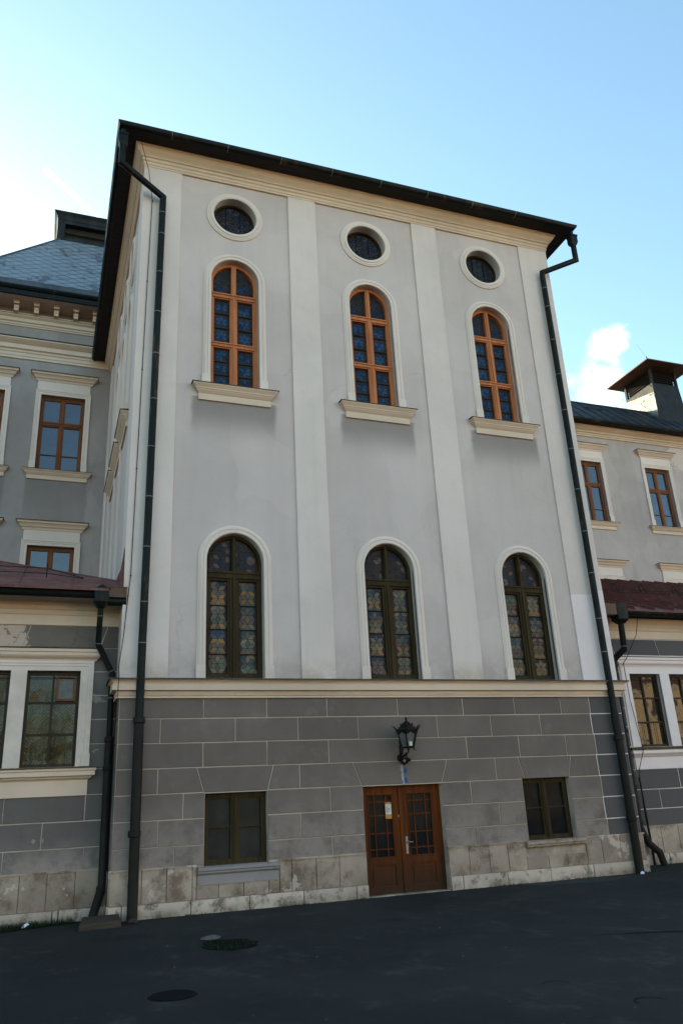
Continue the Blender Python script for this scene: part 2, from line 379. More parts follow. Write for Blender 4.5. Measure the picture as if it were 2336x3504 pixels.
    def build(s, name, mat, parent=None, loc=(0, 0, 0), smooth=False, recalc=True):
        me = bpy.data.meshes.new(name); me.from_pydata(s.v, [], s.f)
        for m in (mat if isinstance(mat, list) else [mat]): me.materials.append(m)
        for p, i in zip(me.polygons, s.mi): p.material_index = i
        bm = bmesh.new(); bm.from_mesh(me)
        bmesh.ops.remove_doubles(bm, verts=bm.verts, dist=.0002)
        if recalc: bmesh.ops.recalc_face_normals(bm, faces=bm.faces)
        bm.to_mesh(me); bm.free()
        if smooth:
            for p in me.polygons: p.use_smooth = True
            me.set_sharp_from_angle(angle=R(40))
        o = bpy.data.objects.new(name, me); COL.objects.link(o)
        if parent is not None: o.parent = parent
        o.location = loc
        return o
def tag(o, label, cat, group=None, kind=None):
    o['label'] = label; o['category'] = cat
    if group: o['group'] = group
    if kind: o['kind'] = kind
    return o
class Thing:
    def __init__(s, name, label, cat, loc=(0, 0), group=None, rz=0, z=0):
        s.r = bpy.data.objects.new(name, None); COL.objects.link(s.r); s.r.empty_display_size = .3
        s.r.location = (loc[0], loc[1], z); tag(s.r, label, cat, group); s.o = (-loc[0], -loc[1], OFF-z)
    def part(s, mb, name, mat, smooth=False): return mb.build(name, mat, s.r, s.o, smooth)
    def at(s, p): return (p[0]+s.o[0], p[1]+s.o[1], p[2]+s.o[2])
def sub(mb, name, mat, parent, smooth=False, loc=(0, 0, 0)): return mb.build(name, mat, parent, loc, smooth)
def copy_part(o, parent, loc, rz=None, scale=None):
    c = o.copy(); COL.objects.link(c); c.parent = parent; c.location = loc
    if rz is not None: c.rotation_euler = (0, 0, rz)
    if scale: c.scale = scale
    for ch in o.children:
        d = ch.copy(); COL.objects.link(d); d.parent = c
    return c
def arch(w, spring, z0=0, n=20, cx=0):     # up the left side, over, down the right
    p = [(cx-w, z0)]+[(cx-w*math.cos(math.pi*i/n), spring+w*math.sin(math.pi*i/n)) for i in range(n+1)]+[(cx+w, z0)]
    return p
def circ(cx, cz, r, n=40): return [(cx-r*math.cos(2*math.pi*i/n), cz+r*math.sin(2*math.pi*i/n)) for i in range(n)]
def rect(x0, x1, z0, z1): return [(x0, z0), (x0, z1), (x1, z1), (x1, z0)]
def clip(poly, region):
    # both convex, region counter-clockwise
    out = poly
    for i in range(len(region)):
        a = region[i]; b = region[(i+1) % len(region)]
        ins = lambda p: (b[0]-a[0])*(p[1]-a[1])-(b[1]-a[1])*(p[0]-a[0]) >= -1e-9
        new = []
        for j in range(len(out)):
            p = out[j-1]; q = out[j]
            if ins(p) != ins(q):
                d1 = (b[0]-a[0])*(p[1]-a[1])-(b[1]-a[1])*(p[0]-a[0]); d2 = (b[0]-a[0])*(q[1]-a[1])-(b[1]-a[1])*(q[0]-a[0])
                t = d1/(d1-d2); new.append((p[0]+(q[0]-p[0])*t, p[1]+(q[1]-p[1])*t))
            if ins(q): new.append(q)
        out = new
        if not out: return []
    return out
def area(p): return sum(p[i-1][0]*p[i][1]-p[i][0]*p[i-1][1] for i in range(len(p)))/2
def ccw(p): return p if area(p) > 0 else p[::-1]
def stained(mb, region, cx, z0, a, y, pick, came=.007):
    # tumbling-block stars: one column of six-pointed stars with filler pieces at either side
    region = ccw(region); h = a*math.sqrt(3)
    zmin = min(p[1] for p in region); zmax = max(p[1] for p in region)
    for col in (-1, 0, 1):
        ox = cx+col*3*a
        for k in range(int((zmin-z0)/h)-2, int((zmax-z0)/h)+3):
            c = (ox, z0+k*h)
            tiles = [('v', [(0, 0), (a/2, h/2), (0, h), (-a/2, h/2)])]
            for sx in (-1, 1):
                tiles.append(('d', [(0, 0), (sx*a, 0), (sx*1.5*a, -h/2), (sx*a/2, -h/2)]))
                tiles.append(('u', [(0, 0), (sx*a, 0), (sx*1.5*a, h/2), (sx*a/2, h/2)]))
                tiles.append(('s', [(sx*a, 0), (sx*1.5*a, h/2), (sx*2*a, 0), (sx*1.5*a, -h/2)]) if sx > 0 else None)
            for t in tiles:
                if not t: continue
                kind, pts = t
                m = Vector((sum(p[0] for p in pts)/len(pts), sum(p[1] for p in pts)/len(pts)))
                q = []
                for p in pts:
                    d = Vector(p)-m; d *= max(.1, 1-came*1.4/a/.6*.6); q.append((c[0]+m.x+d.x, c[1]+m.y+d.y))
                q = clip(ccw(q), region)
                if len(q) > 2 and abs(area(q)) > 1e-5:
                    mb.cur = GLK.index(pick(kind, k, col, c[1])); mb.poly([(p[0], y, p[1]) for p in q])
    mb.cur = 0
GLM = [GL[k] for k in GLK]

# ---------------------------------------------------------------- ground
g = MB(); S = 260
g.poly([(-S, -S, 0), (S, -S, 0), (S, S, 0), (-S, S, 0)])
o = g.build('asphalt_ground', M['asphalt']); o['kind'] = 'structure'

# ================================================================= MAIN BLOCK
W = 11.0; DEP = 10.0; C3 = (2.13, 5.52, 8.91)
main = Thing('chapel_block', 'tall cream and grey block with three bays of arched stained glass windows', 'building')
# --- upper front wall
w = MB()
LW, LS = .585, 2.365; UW, UB, US, = .555, 6.33, 9.2; OR, OZ = .52, 11.035
holes = []
for c in C3: holes += [arch(LW, LS, .01, cx=c), arch(UW, US, UB, cx=c), circ(c, OZ, OR)]
w.holed(rect(0, W, -.2, 12.3), holes, 0, .30)
# side and back walls of the block
w.poly([(0, 0, -.2), (0, DEP+4, -.2), (0, DEP+4, 12.3), (0, 0, 12.3)]); w.poly([(W, 0, -.2), (W, DEP+4, -.2), (W, DEP+4, 12.3), (W, 0, 12.3)])
w.poly([(0, DEP+4, -.2), (W, DEP+4, -.2), (W, DEP+4, 12.3), (0, DEP+4, 12.3)])
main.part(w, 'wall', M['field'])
PIL = [(0, .84), (3.47, 4.185), (6.85, 7.565), (10.12, W)]
for i, (a, b) in enumerate(PIL):
    p = MB()
    if i == 0:
        p.prism_y([(a-.04, -.05), (b, -.05), (b, 12.1), (a-.04, 12.1)], -.04, .3)
    elif i == 3:
        p.prism_y([(a, 1.98), (b+.04, 1.98), (b+.04, 12.1), (a, 12.1)], -.04, .3)
    else: p.box(a, b, -.04, .012, -.05, 12.1)
    main.part(p, 'pilaster', M['pilaster'])
p = MB(); p.prism_y([(10.12, -.05), (W+.041, -.05), (W+.041, 2.12), (10.72, 2.13), (10.7, 2.02), (10.12, 1.99)], -.043, .3)
o = main.part(p, 'pilaster', M['patch']); o['label'] = 'freshly whitewashed foot of the right corner pilaster'
# side wall pilasters
SB = (2.3, 4.1, 5.9)
for a, b in [(.301, .8), (3.08, 3.34), (4.88, 5.14), (6.8, 7.4), (9.3, 9.97)]:
    p = MB(); p.box(-.04, .012, a, b, -.05, 12.1); main.part(p, 'pilaster', M['pilaster'])
# --- cornice, soffit, gutter, roof
CPATH = [(0, DEP-.02), (0, 0), (W, 0), (W, DEP-.02)]
p = MB()
p.mould(CPATH, [(.0, 12.0), (.05, 12.0), (.05, 12.05), (.065, 12.06), (.065, 12.13), (.09, 12.15), (.10, 12.21), (.135, 12.225), (.135, 12.25), (.16, 12.28), (.21, 12.33), (.25, 12.41), (.275, 12.42), (.275, 12.47), (.0, 12.47)])
main.part(p, 'cornice', M['mould'])
p = MB(); p.mould(CPATH, [(.1, 12.472), (.60, 12.46), (.62, 12.47), (.62, 12.54), (.1, 12.545)]); main.part(p, 'soffit', M['soffit'])
gp = [(.53-.0, 12.53)]+[(.62-.092*math.cos(math.pi*i/8), 12.53-.092*math.sin(math.pi*i/8)) for i in range(9)]+[(.722, 12.55), (.70, 12.55)]
p = MB(); p.mould(CPATH, gp); gut = main.part(p, 'gutter', M['gutter'], True)
for x in [i*1.32+.5 for i in range(8)]:      # bracket straps under the gutter
    p = MB()
    pts = [(x, -.62+.096*math.cos(math.pi*i/8), 12.53-.096*math.sin(math.pi*i/8)) for i in range(9)]
    p.tube(pts, .007, 6); sub(p, 'gutter_strap', M['solder'], gut)
p = MB(); ze = 12.55
ro = .66; q = [(-ro, -ro, ze), (W+ro, -ro, ze), (W+ro, DEP+3, ze), (-ro, DEP+3, ze)]
rz_ = ze+4.1; r1 = (W/2, 5.0, rz_); r2 = (W/2, DEP+3, rz_)
p.poly([q[0], q[1], r1]); p.poly([q[1], q[2], r2, r1]); p.poly([q[0], r1, r2, q[3]]); p.poly([q[2], q[3], r2])
t = .02
p.poly([(a, b, c-t) for a, b, c in q])
for i in range(4):
    a, b = q[i], q[(i+1) % 4]; p.poly([a, b, (b[0], b[1], b[2]-t), (a[0], a[1], a[2]-t)])
rf = main.part(p, 'roof', M['roofdark'])
p = MB()      # seam ends standing up along the eave
x = -.3
while x < W+.5:
    p.tube([(x, -.66, ze-.005), (x, -.62, ze+.05), (x, -.2, ze+.29)], .012, 5); x += .62+rnd.uniform(-.04, .04)
sub(p, 'standing_seam', M['roofdark'], rf)

# --- arched window surrounds, sills, frames (window > sub-parts)
def surround(mb, w_, spring, z0, base=.28, y=0):
    prof = [(0, -.05), (0, .05), (.012, .06), (.06, .06), (.066, .045), (.082, .045), (.088, .058), (.12, .058), (.127, .044), (.142, .044), (.15, .03), (.17, .026), (.178, -.02)]
    mb.sweep(arch(w_, spring, z0+base), prof, y)
    for sx in (-1, 1):
        a, b = sorted((sx*w_, sx*(w_+.185))); mb.box(a, b, y-.068, y+.04, z0, z0+base)
def frame_arch(mb, w_, spring, z0, fw, y0, y1):
    mb.sweep(arch(w_, spring, z0), [(0, -y0), (-fw, -y0), (-fw, -y1), (0, -y1)], 0, closed_prof=True)
def zarc(w_, spring, x): return spring+math.sqrt(max(0, w_*w_-x*x))
def half(w_, spring, z0, x0, x1, n=10):
    pts = [(x0, z0), (x1, z0)]
    pts += [(x1+(x0-x1)*i/n, zarc(w_, spring, x1+(x0-x1)*i/n)) for i in range(n+1)]
    return pts
def upper_window():
    H = US-UB; y0, y1 = .13, .24
    f = MB(); frame_arch(f, UW, H, 0, .075, y0, y1)
    f.box(-.055, .055, y0-.012, y1, .04, H+UW-.05)
    f.box(-.018, .018, y0-.034, y0-.01, .04, H+UW-.06)
    for a, b in ((1.135, 1.235), (2.45, 2.56)):
        f.box(-UW+.06, UW-.06, y0-.02, y1-.004, a, b); f.box(-UW+.06, UW-.06, y0-.045, y0-.018, b-.035, b-.005)
    f.box(-UW+.06, UW-.06, y0-.008, y1-.003, 0, .065)
    gms = []; lead = MB()
    rr = random.Random(3)
    for sx in (-1, 1):
        xa, xb = sorted((sx*.055, sx*(UW-.07)))
        for za, zb, n in ((.06, 1.14, 3), (1.23, 2.455, 3)):
            f.sweep(rect(xa, xb, za, zb)+[], [(0, -y0-.012), (-.032, -y0-.012), (-.032, -y1), (0, -y1)], closed=True, closed_prof=True)
            gm = MB(); gms.append(gm); x0, x1 = xa+.03, xb-.03; lead.poly([(x0, .214, za+.02), (x1, .214, za+.02), (x1, .214, zb-.02), (x0, .214, zb-.02)])
            for k in range(n):
                a = za+.03+(zb-za-.06)*k/n; b = za+.03+(zb-za-.06)*(k+1)/n; cz = (a+b)/2
                def pick(kind, kk, col, z, cz=cz):
                    if col == 0 and kind != 's':
                        if (kind == 'v' and kk in (0, -1)) or (kind in 'ud' and kk == 0): return 'cobalt' if rr.random() < .75 else 'navy'
                    return 'plum' if rr.random() < .8 else 'dark'
                reg = rect(x0+.012, x1-.012, a+.005, b-.005)
                stained(gm, reg, (x0+x1)/2, cz, .098, .205, pick)
                lead.box(x0, x1, .185, .2, b-.007, b+.007) if k < n-1 else None
        # lights in the arched head
        reg = half(UW-.09, H, 2.575, xa+(.01 if sx > 0 else .02), xb-(.02 if sx > 0 else .01)) if sx > 0 else [(-a, b) for a, b in half(UW-.09, H, 2.575, .065, UW-.092)]
        lead.poly([(a, .214, b) for a, b in reg])
        gm = MB(); gms.append(gm); stained(gm, [(a*.985, b) for a, b in reg], (xa+xb)/2, 2.78, .098, .205, lambda kind, kk, col, z: ('navy' if kk in (0, -1) and kind != 's' and col == 0 and rr.random() < .6 else 'plum'))
    return f, gms, lead
def sill(mb, hw, z1, h=.36, out=.2, y=0):
    # moulded sill with returned ends
    prof = [(0, z1-h), (.045, z1-h), (.045, z1-h*.58), (.06, z1-h*.55), (.10, z1-h*.42), (.11, z1-h*.36), (.125, z1-h*.34), (.125, z1-h*.28), (.16, z1-h*.16), (out-.02, z1-.035), (out-.02, z1-.012), (0, z1-.01)]
    prof = [(o, z) for o, z in prof]
    path = [(-hw+.2, y+.02), (-hw+.2, y), (hw-.2, y), (hw-.2, y+.02)]
    mb.mould(path, prof)
def sill_flash(mb, hw, z1, out=.2, y=0, inner=.25):
    mb.add([(-hw, y-out, z1-.012), (hw, y-out, z1-.012), (hw, y+.0, z1+.008), (-hw, y+.0, z1+.008), (-hw, y-out, z1+.0), (hw, y-out, z1+.0), (hw, y, z1+.02), (-hw, y, z1+.02)],
           [(0, 1, 5, 4), (1, 2, 6, 5), (2, 3, 7, 6), (3, 0, 4, 7), (4, 5, 6, 7), (3, 2, 1, 0)])
    mb.box(-hw*.56, hw*.56, y-.01, y+inner, z1-.01, z1+.012)
def window_from(th, f, fm, kids, loc, name='window'):
    o = f.build(name, fm, th.r, th.at(loc))
    for mb, nm, mm in kids: sub(mb, nm, mm, o)
    return o
f, gms, lead = upper_window()
su = MB(); surround(su, UW, US-UB, 0)
si = MB(); sill(si, .96, 0); fl = MB(); sill_flash(fl, .965, 0)
uw = window_from(main, f, M['orange'], [(g_, 'stained_glass', GLM) for g_ in gms]+[(lead, 'lead_backing', M['leadline']), (su, 'surround', M['trim']), (si, 'sill', M['mould']), (fl, 'sill_flashing', M['flash'])], (C3[0], 0, UB))
for c in C3[1:]: copy_part(uw, main.r, main.at((c, 0, UB)))
for yb in SB: copy_part(uw, main.r, main.at((0, yb, UB)), R(-90), (.82, 1, 1))
# oculi
def oculus():
    f = MB(); n = 48
    f.sweep(circ(0, 0, OR, n), [(0, -.25), (-.05, -.25), (-.05, -.18), (0, -.18)], closed=True, closed_prof=True)
    su = MB(); su.sweep(circ(0, 0, OR, n), [(0, -.05), (0, .055), (.02, .065), (.07, .068), (.08, .05), (.12, .045), (.13, .035), (.16, .03), (.172, -.02)], closed=True)
    gm = MB(); lead = MB(); rr = random.Random(5)
    c = circ(0, 0, OR-.045, 40); lead.poly([(a, .235, b) for a, b in c])
    stained(gm, circ(0, 0, OR-.06, 40), 0, 0, .1, .225, lambda *a: rr.choice(['plum', 'plum', 'navy', 'dark', 'smoke']), came=.014)
    for x in (-.17, .17): lead.box(x-.008, x+.008, .202, .22, -.46, .46)
    return f, su, gm, lead
f, su, gm, lead = oculus()
oc = window_from(main, f, M['olive'], [(gm, 'stained_glass', GLM), (lead, 'lead_backing', M['leadline']), (su, 'surround', M['trim'])], (C3[0], 0, OZ), 'round_window')
for c in C3[1:]: copy_part(oc, main.r, main.at((c, 0, OZ)))
for yb in SB: copy_part(oc, main.r, main.at((0, yb, OZ)), R(-90), (.82, 1, 1))
# lower arched windows
def lower_window(seed):
    H = LS; y0, y1 = .14, .25; zb = .0
    f = MB(); frame_arch(f, LW, H, zb, .06, y0, y1)
    f.box(-.075, .075, y0-.015, y1, zb, 2.03); f.box(-.045, .045, y0-.012, y1, 2.18, H+LW-.04)
    f.box(-.022, .022, y0-.045, y0-.012, zb, H+LW-.05)
    f.box(-LW+.05, LW-.05, y0-.03, y1-.003, 2.03, 2.18); f.box(-LW+.05, LW-.05, y0-.055, y0-.028, 2.13, 2.165)
    f.box(-LW+.05, LW-.05, y0-.006, y1-.004, zb, .07)
    gms = []; lead = MB(); rr = random.Random(seed)
    for sx in (-1, 1):
        xa, xb = sorted((sx*.075, sx*(LW-.055)))
        f.sweep(rect(xa, xb, .07, 2.03), [(0, -y0-.01), (-.045, -y0-.01), (-.045, -y1), (0, -y1)], closed=True, closed_prof=True)
        gm = MB(); gms.append(gm); x0, x1 = xa+.04, xb-.04; za, zt = .115, 1.985
        lead.poly([(x0-.01, .222, za-.01), (x1+.01, .222, za-.01), (x1+.01, .222, zt+.01), (x0-.01, .222, zt+.01)])
        bars = [za, .50, .99, 1.48, zt]
        a = (x1-x0)/3.55; h = a*math.sqrt(3)
        for k in range(4):
            b0, b1 = bars[k], bars[k+1]
            if k: lead.box(x0-.01, x1+.01, .19, .208, b0-.011, b0+.011)
            memo = {}
            def pick(kind, kk, col, z, k=k, memo=memo):
                if kind == 's' or col: return rr.choice(['dark', 'rose', 'dark', 'plum'])
                key = (kk, kind if kind != 'v' else 'v')
                if key not in memo or rr.random() < .14:
                    top = (z-b0)/(b1-b0)
                    pool = ['blue', 'steel', 'steel', 'dark', 'rose', 'tan'] if top > .75 else ['steel', 'grey', 'rose', 'green', 'tan', 'tan', 'orange'] if top > .4 else ['orange', 'tan', 'tan', 'green', 'grey', 'orange', 'rose']
                    if kind == 'v': pool = ['steel', 'grey', 'green', 'grey', 'blue' if top > .6 else 'tan']
                    memo[key] = rr.choice(pool)
                return memo[key]
            stained(gm, rect(x0, x1, b0+.012, b1-.012), (x0+x1)/2, b1-h*1.0, a, .212, pick, came=.006)
        reg = half(LW-.085, H, 2.2, .05, LW-.09); reg = reg if sx > 0 else [(-p, q) for p, q in reg]
        lead.poly([(p, .222, q) for p, q in reg])
        gm = MB(); gms.append(gm); stained(gm, [(p*.98, q) for p, q in reg], sx*.27, 2.45, a, .212, lambda kind, kk, col, z: rr.choice(['plum', 'plum', 'dark', 'dark', 'rose']) if kind != 'v' else rr.choice(['navy', 'plum', 'dark']), came=.006)
    return f, gms, lead
for i, c in enumerate(C3):
    f, gms, lead = lower_window(11+i*5)
    su = MB(); surround(su, LW, LS, -.03)
    window_from(main, f, M['olive'], [(g_, 'stained_glass', GLM) for g_ in gms]+[(lead, 'lead_backing', M['leadline']), (su, 'surround', M['trim'])], (c, 0, .005), 'arched_window')

# --- ledge moulding
LP = [(0, .62), (0, 0), (W, 0), (W, 1.22)]
LPROF = [(-.03, -.03), (.2, -.034), (.195, -.055), (.155, -.085), (.135, -.118), (.155, -.124), (.155, -.237), (.07, -.245), (.085, -.27), (.065, -.325), (.045, -.336), (.08, -.343), (.08, -.374), (-.03, -.38)]
p = MB(); p.mould(LP, LPROF); main.part(p, 'ledge', M['mould'])
p = MB(); p.mould(LP, [(-.03, -.012), (.225, -.026), (.228, -.05), (.222, -.05), (.215, -.033), (-.03, -.024)]); main.part(p, 'ledge_flashing', M['flash'])
# --- stone base: pale backing with raised blocks
DX0, DX1, DZT = 4.63, 6.34, -2.07
BW = [(1.565, 2.735, -3.29, -2.07), (8.21, 9.375, -3.26, -2.045)]
p = MB(); p.holed(rect(-.012, W+.012, -4.2, -.3), [rect(DX0, DX1, -4.15, DZT)]+[rect(*b) for b in BW], -.022, .30)
p.poly([(-.012, -.022, -4.2), (-.012, 1, -4.2), (-.012, 1, -.3), (-.012, -.022, -.3)]); p.poly([(W+.012, -.022, -4.2), (W+.012, 1.5, -4.2), (W+.012, 1.5, -.3), (W+.012, -.022, -.3)])
base = main.part(p, 'base_wall', M['joint'])
ZR = [-.372, -.74, -1.178, -1.616, -2.052, -2.489, -2.926, -3.262]
A = [1.525, 2.74, 3.97, 5.49, 6.99, 8.24, 9.42]; B = [.74, 2.13, 3.36, 4.61, 6.36, 7.62, 8.84]
rows = {0: A, 1: B, 2: A, 3: None, 4: [1.18], 5: [.75], 6: [1.04]}
blk = MB(); blkn = MB(); J = .008
def blockpoly(mb, poly, proud=.034, back=.01):
    c = Vector((sum(p[0] for p in poly)/len(poly), sum(p[1] for p in poly)/len(poly)))
    out = []; 
    for p in poly: out.append((p[0]+rnd.uniform(-.0035, .0035), p[1]+rnd.uniform(-.0035, .0035)))
    n = len(out); inner = []
    for p in out:
        d = Vector(p)-c; inner.append((p[0]-math.copysign(.006, d.x), p[1]-math.copysign(.006, d.y)))
    mb.add([(x, -back-.012, z) for x, z in out]+[(x, -proud, z) for x, z in inner], [list(range(n, 2*n))]+[(i, (i+1) % n, (i+1) % n+n, i+n) for i in range(n)])
def br(mb, x0, x1, z0, z1): 
    if x1-x0 > .03: blockpoly(mb, [(x0+J, z0+J), (x1-J, z0+J), (x1-J, z1-J), (x0+J, z1-J)])
XP = 10.16      # start of the newly painted strip
for r in range(7):
    zt, zb = ZR[r], ZR[r+1]
    xp = XP if r in (1, 3, 5) else XP+.02
    if r < 3:
        xs = [-.012]+list(rows[r])+[xp]
        for a, b in zip(xs, xs[1:]): br(blk, a, b, zb, zt)
    elif r == 3:   # course with the flared lintels
        for a, b in ((-.012, .72), (2.87+.5, 3.37+.62), ): pass
        lint = [(1.42, 2.86, 1.545, 2.745), (4.46, 6.50, 4.615, 6.355), (8.17, 9.49, 8.29, 9.385)]
        br(blk, -.012, .72, zb, zt)
        blockpoly(blk, [(.72+J, zb+J), (1.545-J, zb+J), (1.42-J, zt-J), (.72+J, zt-J)])
        for a, b, c, d in lint: blockpoly(blk, [(c+J, zb+.002), (d-J, zb+.002), (b-J, zt-J), (a+J, zt-J)])
        blockpoly(blk, [(2.745+J, zb+J), (3.37-J, zb+J), (3.37-J, zt-J), (2.86+J, zt-J)])
        blockpoly(blk, [(3.37+J, zb+J), (4.615-J, zb+J), (4.46-J, zt-J), (3.37+J, zt-J)])
        blockpoly(blk, [(6.355+J, zb+J), (7.62-J, zb+J), (7.62-J, zt-J), (6.50+J, zt-J)])
        blockpoly(blk, [(7.62+J, zb+J), (8.29-J, zb+J), (8.17-J, zt-J), (7.62+J, zt-J)])
        blockpoly(blk, [(9.385+J, zb+J), (xp-J, zb+J), (xp-J, zt-J), (9.49+J, zt-J)])
    else:
        for a, b, cuts in ((-.012, BW[0][0], rows[r]), (BW[0][1], DX0, [3.97] if r in (4, 6) else [3.37]), (DX1, BW[1][0], [6.99] if r in (4, 6) else [7.6]), (BW[1][1], xp, [])):
            xs = [a-J*.4]+cuts+[b+J*.4]
            for u, v in zip(xs, xs[1:]): br(blk, u, v, zb, zt)
    br(blkn, xp+.006, W+.012, zb+.002, zt-.002)
    # returns on the two flanks
    blk.box(-.026, -.013, .0, .6, zb+J, zt-J); blkn.box(W+.013, W+.026, .0, 1.2, zb+J, zt-J)
main.part(blk, 'stone_course', M['block']); o = main.part(blkn, 'stone_course', M['block_new']); o['label'] = 'strip of freshly painted darker blocks by the right corner'
jn = MB()
for r in range(1, 7):
    jn.box(XP+.01, W+.013, -.0245, -.02, ZR[r]-.011, ZR[r]+.011)
    if r in (1, 3, 5): jn.box(XP-.01, XP+.026, -.0246, -.02, ZR[r+1]-.01, ZR[r]+.01)
main.part(jn, 'painted_joint', M['joint_new'])
# --- plinth slabs and bottom course
pl = MB()
def slabs(mb, xs, z0, z1, y, back=.0, gap=.006):
    for a, b in zip(xs, xs[1:]):
        d = rnd.uniform(-.004, .004)
        mb.box(a+gap, b-gap, y+d, back, z0+gap*.6, z1-gap*.6)
PT = -3.275
def segs(a, b, cuts): return [a]+[c for c in cuts if a+.06 < c < b-.06]+[b]
cu = [.50, .92, 1.36, 1.82, 2.27, 2.73, 3.16, 3.63, 4.08, 6.79, 7.24, 7.67, 8.1, 8.6, 9.05, 9.48, 9.93, 10.4]
sillL = (1.43, 2.93); sillR = (8.09, 9.54)
slabs(pl, segs(-.03, sillL[0], cu), -3.80, PT, -.055); slabs(pl, segs(sillL[0], sillL[1], cu), -3.80, -3.575, -.056); slabs(pl, segs(sillL[1], DX0, cu), -3.80, PT, -.055)
plr = MB(); slabs(plr, segs(DX1, sillR[0], cu), -3.78, PT, -.055); slabs(plr, segs(sillR[0], sillR[1], cu), -3.78, -3.55, -.056); slabs(plr, segs(sillR[1], W+.03, cu), -3.78, PT, -.055)
pl.box(-.05, -.02, 0, .6, -3.8, PT); plr.box(W+.02, W+.05, 0, 1.2, -3.8, PT)
plo = main.part(pl, 'plinth', M['plinth']); main.part(plr, 'plinth', M['plinth'])
for a, b in ((-.05, sillL[0]), (sillL[1]+.0, DX0), (DX1, sillR[0]), (sillR[1], W+.05)):
    p = MB(); p.box(a, b, -.075, .0, PT-.002, PT+.028); sub(p, 'plinth_cap', M['plinth'], plo)
p = MB(); slabs(p, [-.045, .18, 1.34, 2.37, 3.37, 4.39, DX0], -4.12, -3.80, -.085, gap=.008); p.box(-.06, -.03, 0, .6, -4.1, -3.8); main.part(p, 'kerb_course', M['kerb']); p = MB(); slabs(p, [DX1, 6.6, 7.59, 8.59, 9.63, W+.045], -4.12, -3.78, -.085, gap=.008)
p.box(W+.03, W+.06, 0, 1.2, -4.1, -3.78)
main.part(p, 'kerb_course', M['kerb'])
# --- basement windows
def basement(th, x0, x1, z0, z1, glassm, sx0, sx1, chipped):
    f = MB(); y0, y1 = .12, .22; c = (x0+x1)/2; cz = (z0+z1)/2+.02
    f.sweep(rect(x0, x1, z0, z1), [(0, -y0), (-.06, -y0), (-.06, -y1), (0, -y1)], closed=True, closed_prof=True)
    f.box(c-.05, c+.05, y0-.012, y1, z0+.05, z1-.05); f.box(c-.018, c+.018, y0-.03, y0-.01, z0+.05, z1-.05)
    for a, b in ((x0+.06, c-.05), (c+.05, x1-.06)):
        f.sweep(rect(a, b, z0+.06, z1-.06), [(0, -y0-.01), (-.035, -y0-.01), (-.035, -y1), (0, -y1)], closed=True, closed_prof=True)
        f.box(a+.02, b-.02, y0+.012, y1, cz-.014, cz+.014)
    o = th.part(f, 'basement_window', M['olive'])
    gl = MB(); gl.box(x0+.03, x1-.03, .185, .2, z0+.03, z1-.03); sub(gl, 'pane', glassm, o)
    s = MB()
    prof = [(0, z0-.29), (.07, z0-.29), (.07, z0-.135), (.09, z0-.12), (.115, z0-.1), (.115, z0-.075), (.14, z0-.06), (.14, z0-.005), (0, z0+.0)]
    if chipped: prof = [(0, z0-.12), (.09, z0-.12), (.115, z0-.1), (.115, z0-.075), (.14, z0-.06), (.14, z0-.005), (0, z0)]
    s.mould([(sx0, .0), (sx0, -.0), (sx1, 0), (sx1, .0)][1:3], prof)
    s.box(x0-.02, x1+.02, -.02, .14, z0-.04, z0+.004)
    sub(s, 'sill', M['sillstone'] if not chipped else M['plinth'], o)
    return o
basement(main, *BW[0], M['dustyglass'], sillL[0]+.02, sillL[1]-.02, False)
basement(main, *BW[1], M['darkglass'], sillR[0]+.01, sillR[1]-.02, True)
# --- door
dr = MB(); dr.box(DX0, DX1, .30, .34, -4.03, DZT); main.part(dr, 'door_recess', M['darkwood'])
dc = 5.46
def leaf(x0, x1, gx0, gx1, hx, mirror):
    y0, y1 = .13, .185; zb, zt = -4.02, DZT-.035; gz0, gz1 = -3.375, -2.235
    f = MB()
    f.box(x0, gx0, y0, y1, zb, zt); f.box(gx1, x1, y0, y1, zb, zt); f.box(gx0, gx1, y0, y1, gz1, zt); f.box(gx0, gx1, y0, y1, gz0-.12, gz0)
    f.box(gx0, gx1, y0, y1, zb, zb+.14)
    f.sweep(rect(gx0-.005, gx1+.005, gz0-.005, gz1+.005), [(0, -y0+.014), (-.02, -y0+.003), (-.02, -y1), (0, -y1)], closed=True, closed_prof=True)
    wv = gx1-gx0; 
    for fx in (.27, .74): f.box(gx0+wv*fx-.011, gx0+wv*fx+.011, y0+.006, y1-.002, gz0, gz1)
    for zz in (-2.365, -2.615, -2.94, -3.225): f.box(gx0, gx1, y0+.008, y1-.003, zz-.011, zz+.011)
    o = main.part(f, 'door_leaf', M['door'])
    pn = MB(); pn.box(gx0-.02, gx1+.02, y0+.022, y1-.006, zb+.12, gz0-.1)
    pn.box(gx0+.05, gx1-.05, y0+.008, y0+.03, zb+.2, gz0-.18)
    k = gx0+.05
    while k < gx1-.06: pn.box(k-.002, k+.002, y0+.006, y0+.0095, zb+.2, gz0-.18); k += .09
    sub(pn, 'lower_panel', M['door'], o)
    gl = MB(); gl.box(gx0-.01, gx1+.01, y0+.03, y0+.036, gz0-.01, gz1+.01); sub(gl, 'pane', M['darkglass'], o)
    return o
l1 = leaf(DX0+.01, dc-.004, 4.775, 5.295, 5.42, False)
l2 = leaf(dc+.004, DX1-.075, 5.62, 6.145, 5.5, True)
p = MB(); p.box(dc-.03, dc+.035, .105, .131, -4.02, DZT-.04); sub(p, 'meeting_strip', M['door'], l1)
p = MB(); p.box(DX1-.075, DX1-.001, .12, .2, -4.02, DZT-.03); p.box(DX0+.001, DX1-.001, .115, .21, DZT-.034, DZT-.002); main.part(p, 'door_frame', M['door'])
